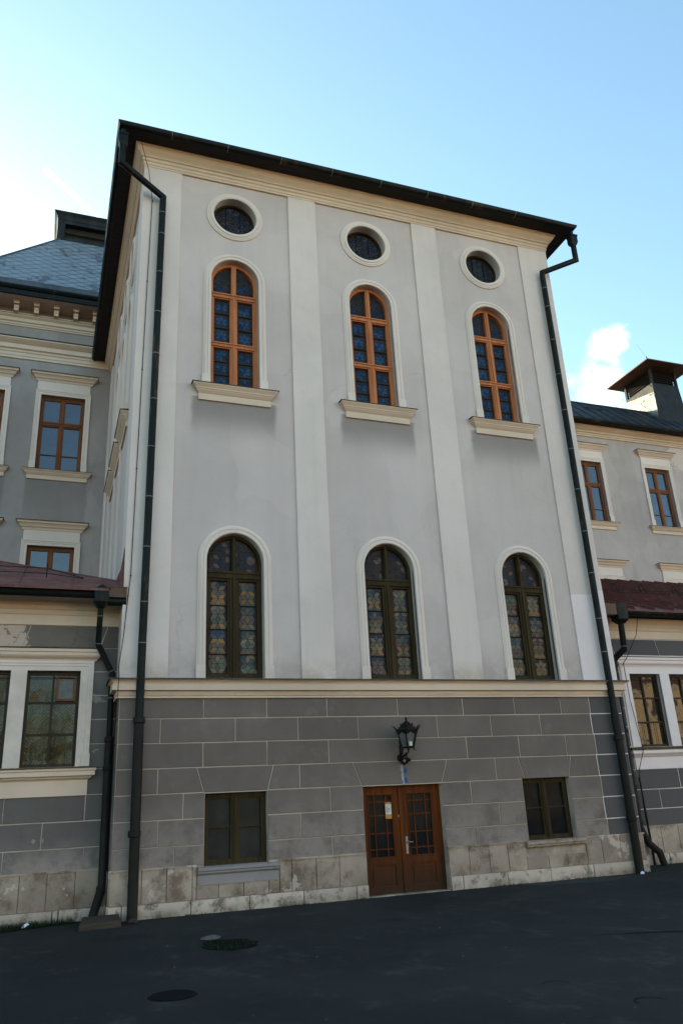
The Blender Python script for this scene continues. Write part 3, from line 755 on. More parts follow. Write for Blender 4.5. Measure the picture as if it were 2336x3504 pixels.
p = MB(); p.box(5.525, 5.575, .118, .131, -3.33, -3.02); p.tube([(5.55, .12, -3.12), (5.55, .07, -3.12), (5.57, .066, -3.12), (5.66, .066, -3.125)], .011, 8); sub(p, 'handle', M['steel'], l2)
p = MB(); p.box(5.40, 5.44, .120, .131, -2.66, -2.62); sub(p, 'lock', M['steel'], l1)
nt_ = Thing('paper_notice', 'small white paper notice with orange border stuck on the left door leaf', 'notice', (5.2, .12), z=OFF-2.68)
p = MB(); p.box(5.135, 5.27, .119, .122, -2.68, -2.38); nt_.part(p, 'backing', M['orangepaper'])
p = MB(); p.box(5.145, 5.262, .1165, .118, -2.60, -2.415)
nt_.part(p, 'sheet', M['paper'])
p = MB()
for i in range(6): p.box(5.155, 5.25-rnd.random()*.03, .1155, .116, -2.45-i*.022, -2.443-i*.022)
nt_.part(p, 'text_lines', M['lead'])
p = MB(); p.box(DX0+.0, DX1, -.03, .3, -4.1, -4.012); main.part(p, 'doorstep', M['kerb'])
# --- filler strip and spray marks over the door
p = MB()
pts = [(5.455, -1.70), (5.475, -2.05), (5.50, -2.068), (5.53, -2.06), (5.515, -1.9), (5.505, -1.70)]
p.prism_y(pts, -.037, -.03); main.part(p, 'filler_strip', M['palestrip'])
p = MB(); rr = random.Random(4)
for (x, z, r) in [(5.565, -1.76, .028), (5.56, -1.80, .035), (5.545, -1.83, .03), (5.45, -1.845, .018), (5.475, -1.83, .014), (5.545, -1.93, .02), (5.55, -1.97, .034), (5.555, -2.0, .028), (5.585, -2.015, .018), (5.455, -1.97, .015), (5.475, -2.01, .018), (5.49, -2.02, .012)]:
    pol = [(x+r*rr.uniform(.5, 1.2)*math.cos(i*.7), z+r*rr.uniform(.5, 1.2)*math.sin(i*.7)) for i in range(9)]
    p.prism_y(pol, -.0395, -.0375)
main.part(p, 'blue_spray_marks', M['blue'])
# --- downpipes of the main block
def collars(th, parent, pts, r, zs):
    for z in zs:
        for a, b in zip(pts, pts[1:]):
            if min(a[2], b[2]) < z < max(a[2], b[2]):
                c = MB(); t = (z-a[2])/(b[2]-a[2]); q = Vector(a).lerp(Vector(b), t); d = (Vector(b)-Vector(a)).normalized()
                c.tube([q-d*.009, q+d*.009], r+.006, 14); sub(c, 'solder_ring', M['solder'], parent, True)
def sockets(parent, pts, r, zs):
    c = MB()
    for z in zs:
        for a, b in zip(pts, pts[1:]):
            if min(a[2], b[2]) < z < max(a[2], b[2]):
                t = (z-a[2])/(b[2]-a[2]); q = Vector(a).lerp(Vector(b), t); d = Vector((0, 0, 1))
                c.tube([q-d*.05, q-d*.04, q+d*.04, q+d*.05], [r+.004, r+.022, r+.022, r+.006], 14)
    sub(c, 'pipe_socket', M['pipe_iron'], parent, True)
def hopper(mb, x, y, z, wd=.2, h=.3):
    mb.box(x-wd/2, x+wd/2, y-wd/2, y+wd/2, z-h*.72, z)
    mb.box(x-wd/2-.012, x+wd/2+.012, y-wd/2-.012, y+wd/2+.012, z-.03, z+.02)
    a = wd/2; b = .07
    mb.add([(x-a, y-a, z-h*.72), (x+a, y-a, z-h*.72), (x+a, y+a, z-h*.72), (x-a, y+a, z-h*.72), (x-b, y-b, z-h), (x+b, y-b, z-h), (x+b, y+b, z-h), (x-b, y+b, z-h)],
           [(0, 1, 5, 4), (1, 2, 6, 5), (2, 3, 7, 6), (3, 0, 4, 7), (4, 5, 6, 7)])
RP = .075
def downpipe(pts, hop):
    p = MB(); p.tube(pts, RP, 16)
    o = main.part(p, 'downpipe', M['pipe'], True)
    h = MB(); hopper(h, *hop); h.tube([(hop[0], hop[1], hop[2]), (hop[0], hop[1], hop[2]+.16)], .06, 10); sub(h, 'hopper_head', M['gutter'], o)
    zs = [10.6, 10.0, 8.95, 7.9, 6.85, 5.75, 4.65, 3.55, 2.5, 1.4, .62]
    collars(main, o, pts, RP, zs)
    return o
lx = .335
PL = [(-.585, -.60, 11.9), (-.585, -.60, 11.42), (.40, -.19, 11.05), (.40, -.165, 10.9), (lx, -.175, .25), (lx, -.17, -.8)]
dl = downpipe(PL, (-.585, -.60, 12.2))
PLi = [(lx, -.17, -.74), (lx+.015, -.17, -4.03)]
p = MB(); p.tube(PLi, RP+.013, 16); po = sub(p, 'iron_pipe', M['pipe_iron'], dl, True); 
for z in (-.78, -2.68):
    sockets_ = MB(); sockets_.tube([(lx, -.17, z-.06), (lx, -.17, z-.045), (lx, -.17, z+.045), (lx, -.17, z+.06)], [RP+.014, RP+.034, RP+.034, RP+.016], 16); sub(sockets_, 'pipe_socket', M['pipe_iron'], dl, True)
rx = 10.70
PR = [(11.56, -.60, 11.9), (11.56, -.60, 11.42), (10.70, -.19, 11.12), (10.70, -.165, 11.0), (rx, -.175, .25), (rx+.01, -.17, -.8)]
dr_ = downpipe(PR, (11.56, -.60, 12.2))
p = MB(); p.tube([(rx+.01, -.17, -.74), (rx, -.17, -4.03)], RP+.013, 16); sub(p, 'iron_pipe', M['pipe_iron'], dr_, True)
for z in (-1.28, -2.95):
    s_ = MB(); s_.tube([(rx, -.17, z-.06), (rx, -.17, z-.045), (rx, -.17, z+.045), (rx, -.17, z+.06)], [RP+.014, RP+.034, RP+.034, RP+.016], 16); sub(s_, 'pipe_socket', M['pipe_iron'], dr_, True)
# --- lightning wire on the left corner
p = MB(); wp = [(-.3, -.62, 12.6), (.05, -.22, 11.7), (.17, -.07, 11.0), (.14, -.065, 8.75), (.12, -.06, 6.5), (.10, -.06, 4.2), (.08, -.065, 1.95), (.05, -.06, 1.55), (.0, -.07, .75), (-.06, -.10, .2), (-.06, -.3, .0), (-.07, -.25, -.4), (-.06, .05, -.7), (-.06, .06, -4.0)]
p.tube(wp, .0075, 6); wo = main.part(p, 'lightning_wire', M['iron'])
p = MB()
for q in wp[2:8]: p.tube([(q[0], -.03, q[2]), (q[0], q[1]-.012, q[2])], .014, 6)
sub(p, 'wire_clip', M['iron'], wo)

# --- wall lantern
LX, LY = 5.49, -.40
lan = Thing('wall_lantern', 'black wrought iron hexagonal lantern on a scrolled bracket above the door', 'lantern', (LX, -.03), z=OFF-1.72)
def hexpt(r, z, k, rot=0): return (LX+r*math.cos(rot+k*math.pi/3), LY+r*math.sin(rot+k*math.pi/3), z)
zs, zb_ = -1.07, -1.385; rs, rb = .215, .125
b = MB()
for k in range(6):
    b.tube([hexpt(rs, zs, k), hexpt(rb, zb_, k)], .014, 6)
    b.tube([hexpt(rs*1.0, zs-.03, k), hexpt(rs*1.1, zs+.03, k), hexpt(rs*1.28, zs+.075, k), hexpt(rs*1.5, zs+.095, k)], [.018, .016, .012, .004], 6)   # horns
    b.tube([hexpt(rb, zb_, k), hexpt(rb*1.05, zb_-.03, k), hexpt(rb*1.3, zb_-.06, k)], [.012, .01, .006], 5)
    a = k; c = (k+1) % 6
    b.tube([hexpt(rs, zs, a), hexpt(rs, zs, c)], .014, 6); b.tube([hexpt(rb, zb_, a), hexpt(rb, zb_, c)], .014, 6)
    # pointed arch heads in each side
    m0 = Vector(hexpt(rs*.985, zs-.015, a)); m1 = Vector(hexpt(rs*.985, zs-.015, c)); mid = (m0+m1)/2
    d0 = m0+(Vector(hexpt(rb, zb_, a))-m0)*.25; d1 = m1+(Vector(hexpt(rb, zb_, c))-m1)*.25
    b.add([m0, m1, d1, mid+Vector((0, 0, -.012)), d0], [(0, 1, 2, 3, 4)])
b.lathe([(0, zb_-.02+1.385), (.12, zb_-.015+1.385), (.12, zb_+.012+1.385), (0, zb_+.015+1.385)], (LX, LY, -1.385), 6)
lb = lan.part(b, 'lantern_cage', M['iron'])
b = MB()
prof = [(.235, 0), (.225, .012), (.175, .045), (.135, .09), (.10, .135), (.062, .16), (.03, .18), (.018, .20), (.026, .215), (.03, .228), (.02, .245), (.008, .262), (.0, .27)]
b.lathe([(0, -.002), (.235, -.002)]+prof, (LX, LY, zs+.005), 6)
for k in range(6):
    for r_, z_ in ((.17, .06), (.128, .115)): b.tube([hexpt(r_, zs+z_-.01, k), hexpt(r_+.02, zs+z_+.03, k)], [.012, .003], 5)
sub(b, 'lantern_roof', M['iron'], lb)
b = MB()
for k in range(6):
    b.add([hexpt(rs*.95, zs-.02, k), hexpt(rs*.95, zs-.02, k+1), hexpt(rb*.95, zb_+.01, k+1), hexpt(rb*.95, zb_+.01, k)], [(0, 1, 2, 3)])
sub(b, 'lantern_glass', M['milk'], lb)
b = MB(); b.lathe([(0, 0), (.035, 0), (.035, .07), (.03, .08), (.0, .08)], (LX+.0, LY-.125, zb_+.02), 10); sub(b, 'lamp_socket', M['lampwhite'], lb)
b = MB()
b.lathe([(0, 0), (.075, 0), (.07, .02), (.045, .035), (0, .04)], (0, 0, 0), 14)
rose = [(x, -.03-z, -1.56+y) for x, y, z in b.v]; b.v = [(5.47+x, y, z) for x, y, z in rose]
pts = []
for i in range(13): 
    a = -math.pi/2+math.pi*.55*i/12-.6
    pts.append((LX, -.06-.17+.17*math.cos(math.pi*1.0*(1-i/12)), -1.56-.12*math.sin(math.pi*i/12)*1.0))
b.tube([(5.47, -.05, -1.56)]+pts[1:]+[(LX, LY, -1.48), (LX, LY, zb_-.01)], .013, 7)
def scroll(c, r, turns, a0, sgn=1, n=26):
    return [(c[0], c[1]-r*(1-i/n*.8)*math.cos(a0+sgn*turns*2*math.pi*i/n), c[2]+r*(1-i/n*.8)*math.sin(a0+sgn*turns*2*math.pi*i/n)) for i in range(n+1)]
for dx, cc, rr_ in ((.0, (5.48, -.15, -1.50), .07), (.02, (5.50, -.22, -1.55), .075), (-.02, (5.47, -.13, -1.62), .075), (.02, (5.50, -.24, -1.64), .05), (-.01, (5.46, -.10, -1.55), .05)):
    b.tube(scroll((cc[0]+dx, cc[1], cc[2]), rr_, 1.3, 1.0), .0105, 6)
b.tube([(5.48, -.06, -1.58), (5.48, -.12, -1.68), (5.48, -.19, -1.70), (5.49, -.25, -1.66), (5.49, -.29, -1.6)], .013, 6)
b.tube([(5.48, -.05, -1.5), (5.47, -.07, -1.36), (5.48, -.12, -1.26), (5.49, -.2, -1.24)], .010, 6)
b.tube([(5.47, -.035, -1.56), (5.475, -.035, -1.2)], .012, 6)
b.lathe([(0, -.03), (.025, -.02), (.03, 0), (.025, .02), (0, .03)], (5.53, -.33, -1.62), 8)
lan.part(b, 'bracket', M['iron'])

# ================================================================= LEFT ANNEX
YA = .6; AX0 = -16
al = Thing('low_annex', 'low grey annex with red tin roof left of the tall block', 'building', (-8, YA))
# window pair plus one further along
wl = [(-1.63, -.69), (-2.85, -1.91), (-6.6, -5.66), (-7.82, -6.88)]
p = MB(); p.holed(rect(AX0, -.0, -4.2, 1.7), [rect(a, b, -1.5, .22) for a, b in wl], YA, .22)
p.poly([(AX0, YA, -4.2), (AX0, 9.9, -4.2), (AX0, 9.9, 1.7), (AX0, YA, 1.7)])
al.part(p, 'wall', M['joint'])
blk = MB(); lint = MB()
ZA = [.66, .21, -.23, -.67, -1.11, -1.55, -1.99, -2.43, -2.865, -3.245]
def ablock(mb, poly, y, proud=.012):
    n = len(poly); c = Vector((sum(q[0] for q in poly)/n, sum(q[1] for q in poly)/n)); inn = []; out = []
    for q in poly:
        q = (q[0]+rnd.uniform(-.004, .004), q[1]+rnd.uniform(-.004, .004)); out.append(q)
        inn.append((q[0]-math.copysign(.006, q[0]-c.x), q[1]-math.copysign(.006, q[1]-c.y)))
    mb.add([(x, y-.001, z) for x, z in out]+[(x, y-proud, z) for x, z in inn], [list(range(n, 2*n))]+[(i, (i+1) % n, (i+1) % n+n, i+n) for i in range(n)])
def ar(mb, x0, x1, z0, z1, y): ablock(mb, [(x0+J, z0+J), (x1-J, z0+J), (x1-J, z1-J), (x0+J, z1-J)], y)
for r in range(9):
    zt, zb = ZA[r], ZA[r+1]
    if r < 6:
        ar(blk, -.47, 0, zb, zt, YA); ar(blk, -5.0, -3.1, zb, zt, YA); ar(blk, -16, -8.1, zb, zt, YA)
    else:
        xs = {6: [-16, -10, -7.2, -4.5, -3.1, -1.82, -.47, 0], 7: [-16, -11, -8, -5.2, -3.7, -2.45, -1.165, 0], 8: [-16, -10, -7.2, -4.5, -3.1, -1.76, -.45, 0]}[r]
        for a, b in zip(xs, xs[1:]): ar(blk, a, b, zb, zt, YA)
# lintel course over the windows with flared joints
zt, zb = 1.08, .66
for a, b, c, d in ((-1.635, -.25, -1.76, -.37), (-3.3, -1.635, -3.2, -1.76), (-5, -3.3, -5, -3.2), (-16, -5, -16, -5), (-.25, 0, -.37, 0)):
    ablock(lint, [(c+J, zb+.002), (d-J, zb+.002), (b-J, zt-J), (a+J, zt-J)], YA)
al.part(blk, 'stone_course', M['block_left']); al.part(lint, 'lintel_course', M['lintel'])
# cream window group surround, hood, sill panel
def group(x0, x1, holes):
    p = MB(); p.holed(rect(x0, x1, -1.5, .40), [rect(a, b, -1.5+.001, .22) for a, b in holes], YA-.035, .06)
    for xx in (x0, x1): p.poly([(xx, YA-.035, -1.5), (xx, YA, -1.5), (xx, YA, .4), (xx, YA-.035, .4)])
    # raised outer fillet
    p.sweep([(x0, -1.3), (x0, .40), (x1, .40), (x1, -1.3)], [(-.10, .034), (-.095, .05), (-.05, .05), (-.045, .06), (0, .06), (0, 0)], YA)
    for a, b in ((x0-.015, x0+.13), (x1-.13, x1+.015)): p.box(a, b, YA-.066, YA, -1.5, -1.28)
    al.part(p, 'window_surround', M['trim'])
    p = MB(); p.mould([(x0+.01, YA+.1), (x0+.01, YA), (x1-.01, YA), (x1-.01, YA+.1)], [(0, .40), (.05, .40), (.06, .43), (.11, .47), (.13, .50), (.13, .55), (.15, .56), (.15, .615), (0, .62)]); ho = al.part(p, 'hood', M['mould'])
    p = MB(); p.mould([(x0+.01, YA+.1), (x0+.01, YA), (x1-.01, YA), (x1-.01, YA+.1)], [(0, .63), (.17, .622), (.17, .638), (0, .65)]); sub(p, 'hood_flashing', M['flash'], ho)
    p = MB(); p.mould([(x0+.03, YA+.1), (x0+.03, YA), (x1-.03, YA), (x1-.03, YA+.1)], [(0, -2.0), (.035, -2.0), (.035, -1.735), (.05, -1.72), (.09, -1.70), (.10, -1.68), (.15, -1.66), (.15, -1.59), (.17, -1.57), (.17, -1.535), (0, -1.53)]); so_ = al.part(p, 'sill', M['mould'])
    p = MB(); p.mould([(x0+.03, YA+.25), (x0+.03, YA), (x1-.03, YA), (x1-.03, YA+.25)], [(-.2, -1.508), (0, -1.508), (.19, -1.52), (.19, -1.535), (0, -1.525), (-.2, -1.525)]); sub(p, 'sill_flashing', M['flash'], so_)
group(-3.1, -.46, wl[:2]); group(-8.1, -5.4, wl[2:])
def annex_window(th, x0, x1, z0, z1, y, casement, fm, glassm, rows_=3):
    f = MB(); y0, y1 = y+.09, y+.17; c = (x0+x1)/2
    f.sweep(rect(x0, x1, z0, z1), [(0, -y0), (-.06, -y0), (-.06, -y1), (0, -y1)], closed=True, closed_prof=True)
    f.box(c-.02, c+.02, y0+.01, y1, z0+.05, z1-.05)
    for k in range(1, rows_):
        zz = z0+(z1-z0)*k/rows_; f.box(x0+.05, x1-.05, y0+.014, y1, zz-.018, zz+.018)
    # burglar grille: thin iron rods in front
    nb = 5
    for k in range(1, nb): f.box(x0+(x1-x0)*k/nb-.004, x0+(x1-x0)*k/nb+.004, y0-.03, y0-.022, z0+.02, z0+(z1-z0)*.32)
    f.box(x0+.02, x1-.02, y0-.035, y0-.03, z1-.12, z1-.108)
    o = th.part(f, 'annex_window', fm)
    if casement:
        k = MB(); k.sweep(rect(c+.05, x1-.07, z1-(z1-z0)/3+.03, z1-.08), [(0, -y0+.01), (-.04, -y0+.01), (-.04, -y1), (0, -y1)], closed=True, closed_prof=True); sub(k, 'vent_casement', M['brownwood'], o)
        k = MB(); k.box(c+.08, x1-.1, y0+.03, y0+.04, z1-(z1-z0)/3+.06, z1-.11); sub(k, 'vent_mesh', M['milk'], o)
    k = MB(); hw = (x1-x0)/2; q = z0+.03
    reg = ccw([(x0+.07, z0+.05), (x1-.07, z0+.05), (x1-.07, z1-.07), (x0+.07, z1-.07)])
    n_ = int((x1-x0+z1-z0)/.062)
    for i in range(n_):
        a = x0-(z1-z0)+i*.062
        for sl in (1, -1):
            st = [(a, z0), (a+(z1-z0), z1), (a+(z1-z0)+.0045, z1), (a+.0045, z0)] if sl > 0 else [(a, z1), (a+(z1-z0), z0), (a+(z1-z0)+.0045, z0), (a+.0045, z1)]
            st = clip(ccw(st), reg)
            if len(st) > 2 and abs(area(st)) > 1e-5: k.poly([(u, y0-.012+.003*sl, v) for u, v in st])
    sub(k, 'wire_mesh', M['meshwire'], o)
    k = MB()
    for i in range(2):
        for j in range(rows_):
            a = x0+.05 if i == 0 else c+.02; b = c-.02 if i == 0 else x1-.05
            za = z0+(z1-z0)*j/rows_+.018; zc = z0+(z1-z0)*(j+1)/rows_-.018
            tl = [rnd.uniform(-.004, .004) for _ in range(2)]
            k.add([(a, y0+.05+tl[0], za), (b, y0+.05-tl[0], za), (b, y0+.05-tl[0]+tl[1], zc), (a, y0+.05+tl[0]+tl[1], zc)], [(0, 1, 2, 3)])
    sub(k, 'pane', glassm, o)
    k = MB(); k.box(x0-.05, x1+.05, y0+.07, y0+.08, z0-.05, z1+.05); sub(k, 'backing', M['darkwood'], o)
    return o
for i, (a, b) in enumerate(wl): annex_window(al, a, b, -1.5, .22, YA, i == 0, M['darkwood'], M['annexglass'])
# annex plinth
p = MB(); cu = [-15.5, -12, -9, -6.5, -4.8, -3.4, -2.35, -1.9, -1.46, -1.02, -.56, 0]
slabs(p, cu, -3.83, -3.245, YA-.03, YA); po = al.part(p, 'plinth', M['plinth'])
p = MB(); p.box(AX0, -.03, YA-.045, YA, -3.25, -3.222); sub(p, 'plinth_cap', M['plinth'], po)
p = MB(); slabs(p, [AX0, -10, -6, -4.1, -2.6, -.90, -.80, -.03], -4.15, -3.83, YA-.07, YA, gap=.01); al.part(p, 'kerb_course', M['kerb'])
# cornice and gutter of the annex
p = MB(); p.mould([(AX0, YA), (0, YA)], [(0, 1.08), (.03, 1.08), (.03, 1.27), (.045, 1.28), (.06, 1.32), (.06, 1.36), (.08, 1.38), (.10, 1.44), (.15, 1.49), (.20, 1.56), (.22, 1.58), (.22, 1.62), (0, 1.63)]); al.part(p, 'cornice', M['mould'])
p = MB(); p.box(AX0, -.02, -.05, YA+.3, 1.625, 1.66); al.part(p, 'eave_board', M['soffit'])
gc = .02
p = MB(); gpr = [(.50+.08-.08*math.cos(math.pi*i/8), 1.55-.08*math.sin(math.pi*i/8)+.02) for i in range(9)]+[(.67, 1.585)]
p.mould([(AX0, YA), (-.3, YA), (.0, YA)], gpr); gl_ = al.part(p, 'gutter', M['gutter'], True)
p = MB(); p.box(-.30, .02, YA-.70, YA-.48, 1.50, 1.70); p.box(-.31, .03, YA-.71, YA-.47, 1.685, 1.705); sub(p, 'gutter_end_box', M['copper'], gl_)
p = MB(); p.tube([(-.3, YA-.59, 1.44), (.02, YA-.59, 1.44)], .085, 12); sub(p, 'gutter_outlet', M['gutter'], gl_, True)
p = MB(); hopper(p, -.43, .03, 1.66, .26, .34); p.add([(-.57, -.11, 1.66), (-.29, -.11, 1.66), (-.43, -.11, 1.74)], [(0, 1, 2)])
hp = al.part(p, 'hopper_head', M['gutter'])
p = MB(); ap = [(-.43, .05, 1.36), (-.42, .14, 1.28), (-.42, .42, .66), (-.13, .46, .13), (-.125, .46, -1.0), (-.12, .46, -3.45), (-.3, .30, -3.95), (-.33, .2, -4.03)]
ap = [(-.43, .05, 1.36), (-.42, .40, .70), (-.13, .47, .15), (-.12, .47, -1.1)]
p.tube(ap, .055, 14); dp = al.part(p, 'downpipe', M['pipe'], True)
p = MB(); p.tube([(-.12, .46, -1.0), (-.11, .46, -3.5), (-.16, .40, -3.66), (-.27, .18, -3.98), (-.29, .12, -4.05)], .075, 14); sub(p, 'iron_pipe', M['pipe_iron'], dp, True)
for z in (-1.05, -1.55, -3.55):
    p = MB(); p.tube([(-.115, .46, z-.05), (-.115, .46, z-.035), (-.115, .46, z+.035), (-.115, .46, z+.05)], [.077, .093, .093, .078], 14); sub(p, 'pipe_socket', M['pipe_iron'], dp, True)
collars(al, dp, ap, .055, [1.2, .72, .2, -.3])
# hipped red roof
ey, ez, ts = -.12, 1.66, .40
def rz(y): return ez+ts*(y-ey)
def hipx(y): return -.06-(y-1.0)*.86
RY = 5.2
p = MB()
p.poly([(AX0, ey, rz(ey)), (-.31, ey, rz(ey)), (-.06, 1.0, rz(1.0)), (hipx(RY), RY, rz(RY)), (AX0, RY, rz(RY))])
p.poly([(-.06, 1.0, rz(1.0)), (-.045, 9.4, rz(1.0)+.25), (hipx(RY), RY, rz(RY))])
p.poly([(AX0, RY, rz(RY)), (hipx(RY), RY, rz(RY)), (-.045, 9.4, rz(1.0)+.25), (AX0, 9.8, rz(1.0)+.25)])
p.poly([(-.31, ey, rz(ey)), (-.03, ey+.05, rz(ey)+.02), (-.045, 1.0, rz(1.0)+.02), (-.06, 1.0, rz(1.0))])
# eave drip
p.poly([(AX0, ey, rz(ey)), (-.31, ey, rz(ey)), (-.31, ey+.005, rz(ey)-.05), (AX0, ey+.005, rz(ey)-.05)])
rr_ = al.part(p, 'roof', M['redroof'])
p = MB()      # upstand dressed against the wall of the tall block
ups = [(-.052, ey+.02, 1.66), (-.052, .03, 2.45), (-.052, .10, 2.56), (-.052, .35, 2.42), (-.052, .8, 2.3), (-.052, 1.4, 2.36), (-.052, 3, 2.42), (-.052, 9.3, 2.7), (-.052, 9.3, 2.2), (-.052, 1.0, 2.0)]
p.add(ups+[(x+.008, y, z) for x, y, z in ups], [list(range(10)), list(range(19, 9, -1))]+[(i, (i+1) % 10, (i+1) % 10+10, i+10) for i in range(10)])
p.add([(-.052, ey+.02, 1.66), (-.052, .10, 2.52), (-.12, .25, rz(.25)), (-.2, ey+.02, rz(ey)+.01)], [(0, 1, 2, 3)])
sub(p, 'wall_flashing', M['redroof'], rr_)
p = MB()
for x in [-.95-.95*i for i in range(14)]:
    y1_ = min(RY, 1.0+(-.06-x)/.86)
    p.add([(x-.012, ey, rz(ey)+.002), (x+.012, ey, rz(ey)+.002), (x+.012, y1_, rz(y1_)+.002), (x-.012, y1_, rz(y1_)+.002), (x, ey, rz(ey)+.03), (x, y1_, rz(y1_)+.03)], [(0, 1, 4), (1, 2, 5, 4), (3, 0, 4, 5), (2, 3, 5)])
p.tube([(-.06, 1.0, rz(1.0)+.01), (hipx(RY), RY, rz(RY)+.01)], .018, 6)
sub(p, 'standing_seam', M['redroof'], rr_)
p = MB(); sy = 1.15
for x in (-1.45, -3.2, -4.9, -6.6):
    z = rz(sy); p.box(x-.012, x+.012, sy-.012, sy+.012, z, z+.3); p.tube([(x, sy+.35, rz(sy+.35)), (x, sy, z+.28)], .01, 5)
for h in (.09, .2): p.tube([(-.75, sy-.2, rz(sy-.2)+.03+h*.1), (-1.45, sy, rz(sy)+h), (-16, sy, rz(sy)+h)], .009, 5)
sub(p, 'snow_fence', M['iron'], rr_)

# ================================================================= LEFT WING
YW = 10.0
lw = Thing('left_wing', 'three storey grey wing with blue slate mansard roof and dark roof lantern', 'building', (-5, YW))
LWX = (-1.52, -4.04, -6.56, -9.08)
p = MB(); hs = []
for x in LWX: hs += [rect(x-.70, x+.70, 8.2, 10.95), rect(x-.70, x+.70, 2.9, 5.66), rect(x-.7, x+.7, -1.6, 1.1)]
p.holed(rect(-18, 0, -4.1, 14.2), hs, YW, .25)
p.poly([(-18, YW, -4.1), (-18, 22, -4.1), (-18, 22, 14.2), (-18, YW, 14.2)]); p.poly([(-18, 22, -4.1), (0, 22, -4.1), (0, 22, 14.2), (-18, 22, 14.2)])
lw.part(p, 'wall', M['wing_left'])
def wing_window(hw=.70, h=2.75, wood_='brownwood'):
    f = MB(); y0, y1 = .13, .21
    f.sweep(rect(-hw, hw, 0, h), [(0, -y0), (-.085, -y0), (-.085, -y1), (0, -y1)], closed=True, closed_prof=True)
    zt = h*.635
    f.box(-hw+.07, hw-.07, y0-.02, y1-.002, zt-.05, zt+.06); f.box(-hw+.07, hw-.07, y0-.04, y0-.018, zt+.02, zt+.05)
    for za, zb in ((.085, zt-.05), (zt+.06, h-.085)):
        f.box(-.05, .05, y0-.012, y1-.004, za, zb)
        for a, b in ((-hw+.085, -.05), (.05, hw-.085)):
            f.sweep(rect(a, b, za, zb), [(0, -y0-.008), (-.04, -y0-.008), (-.04, -y1), (0, -y1)], closed=True, closed_prof=True)
    for a, b in ((-hw+.1, -.06), (.06, hw-.1)): f.box(a, b, y0+.012, y1-.006, .62, .645)
    gl = MB()
    for i, (a, b) in enumerate(((-hw+.11, -.07), (.07, hw-.11))):
        for j, (za, zb) in enumerate(((.11, zt-.07), (zt+.08, h-.11))):
            t1, t2 = rnd.uniform(-.005, .005), rnd.uniform(-.006, .006)
            gl.add([(a, .18+t1, za), (b, .18-t1, za), (b, .18-t1+t2, zb), (a, .18+t1+t2, zb)], [(0, 1, 2, 3)])
    bk = MB(); bk.box(-hw-.05, hw+.05, .22, .235, -.05, h+.05)
    su = MB()
    prof = [(0, -.03), (0, .03), (.01, .04), (.07, .04), (.075, .028), (.09, .028), (.095, .045), (.14, .045), (.148, .06), (.175, .06), (.175, 0)]
    su.sweep([(-hw, .3), (-hw, h), (hw, h), (hw, .3)], prof)
    for sx in (-1, 1):
        a, b = sorted((sx*hw, sx*(hw+.19))); su.box(a, b, -.066, .02, 0, .3)
    su.box(-hw-.14, hw+.14, -.04, .01, h+.17, h+.50)
    ho = MB(); ho.mould([(-hw-.14, .02), (-hw-.14, 0), (hw+.14, 0), (hw+.14, .02)], [(0, h+.49), (.045, h+.49), (.06, h+.52), (.07, h+.56), (.12, h+.60), (.13, h+.63), (.17, h+.68), (.21, h+.70), (.21, h+.745), (.23, h+.76), (0, h+.77)])
    hf = MB(); hf.mould([(-hw-.14, .02), (-hw-.14, 0), (hw+.14, 0), (hw+.14, .02)], [(0, h+.772), (.25, h+.762), (.25, h+.78), (0, h+.80)])
    si = MB(); sill(si, hw+.38, 0, .31, .2); fl = MB(); sill_flash(fl, hw+.37, 0)
    return f, [(gl, 'pane', M['skyglass']), (bk, 'backing', M['darkwood']), (su, 'surround', M['trim']), (ho, 'hood', M['mould']), (hf, 'hood_flashing', M['flash']), (si, 'sill', M['mould']), (fl, 'sill_flashing', M['flash'])]
f, kids = wing_window()
ww = window_from(lw, f, M['brownwood'], kids, (LWX[0], YW, 8.2))
for x in LWX:
    for z in (8.2, 2.9, -1.6):
        if (x, z) != (LWX[0], 8.2): copy_part(ww, lw.r, lw.at((x, YW, z)))
EX = -9.4 # left end of the pavilion is outside the picture
p = MB(); p.mould([(-18, YW), (0, YW)], [(0, 12.2), (.04, 12.2), (.04, 12.28), (.06, 12.3), (.06, 12.4), (.09, 12.43), (.10, 12.5), (.16, 12.52), (.16, 12.68), (.2, 12.70), (.28, 12.76), (.33, 12.80), (.33, 12.84), (0, 12.86)]); lc = lw.part(p, 'cornice', M['mould'])
p = MB(); p.mould([(-18, YW), (-.62, YW), (-.56, YW)], [(0, 12.87), (.36, 12.85), (.36, 12.875), (0, 12.90)]); sub(p, 'cornice_flashing', M['flash'], lc)
p = MB(); p.mould([(-18, YW), (0, YW)], [(0, 13.46), (.03, 13.46), (.03, 13.5), (.06, 13.52), (.07, 13.57), (.12, 13.6), (.12, 13.72), (.15, 13.74), (.2, 13.78), (.2, 13.81), (.24, 13.82), (.24, 13.85), (0, 13.86)]); lw.part(p, 'upper_cornice', M['mould'])
cb = MB()
cb.box(-.09, .09, -.50, 0, .22, .34); cb.prism_y([(-.08, .22), (.08, .22), (.07, .0), (-.07, .0)], -.40, 0)
cb.box(-.05, .05, -.42, -.395, .1, .16); cb.box(-.1, .1, -.52, 0, .30, .345)
c0 = cb.build('corbel', M['mould'], lw.r, lw.at((-1.34, YW, 13.83)))
for x in [-.70]+[-1.98-.64*i for i in range(25)]: copy_part(c0, lw.r, lw.at((x, YW, 13.83)))
p = MB(); p.box(-18, 0, YW-.86, YW+.5, 14.175, 14.2); lw.part(p, 'soffit', M['mould'])
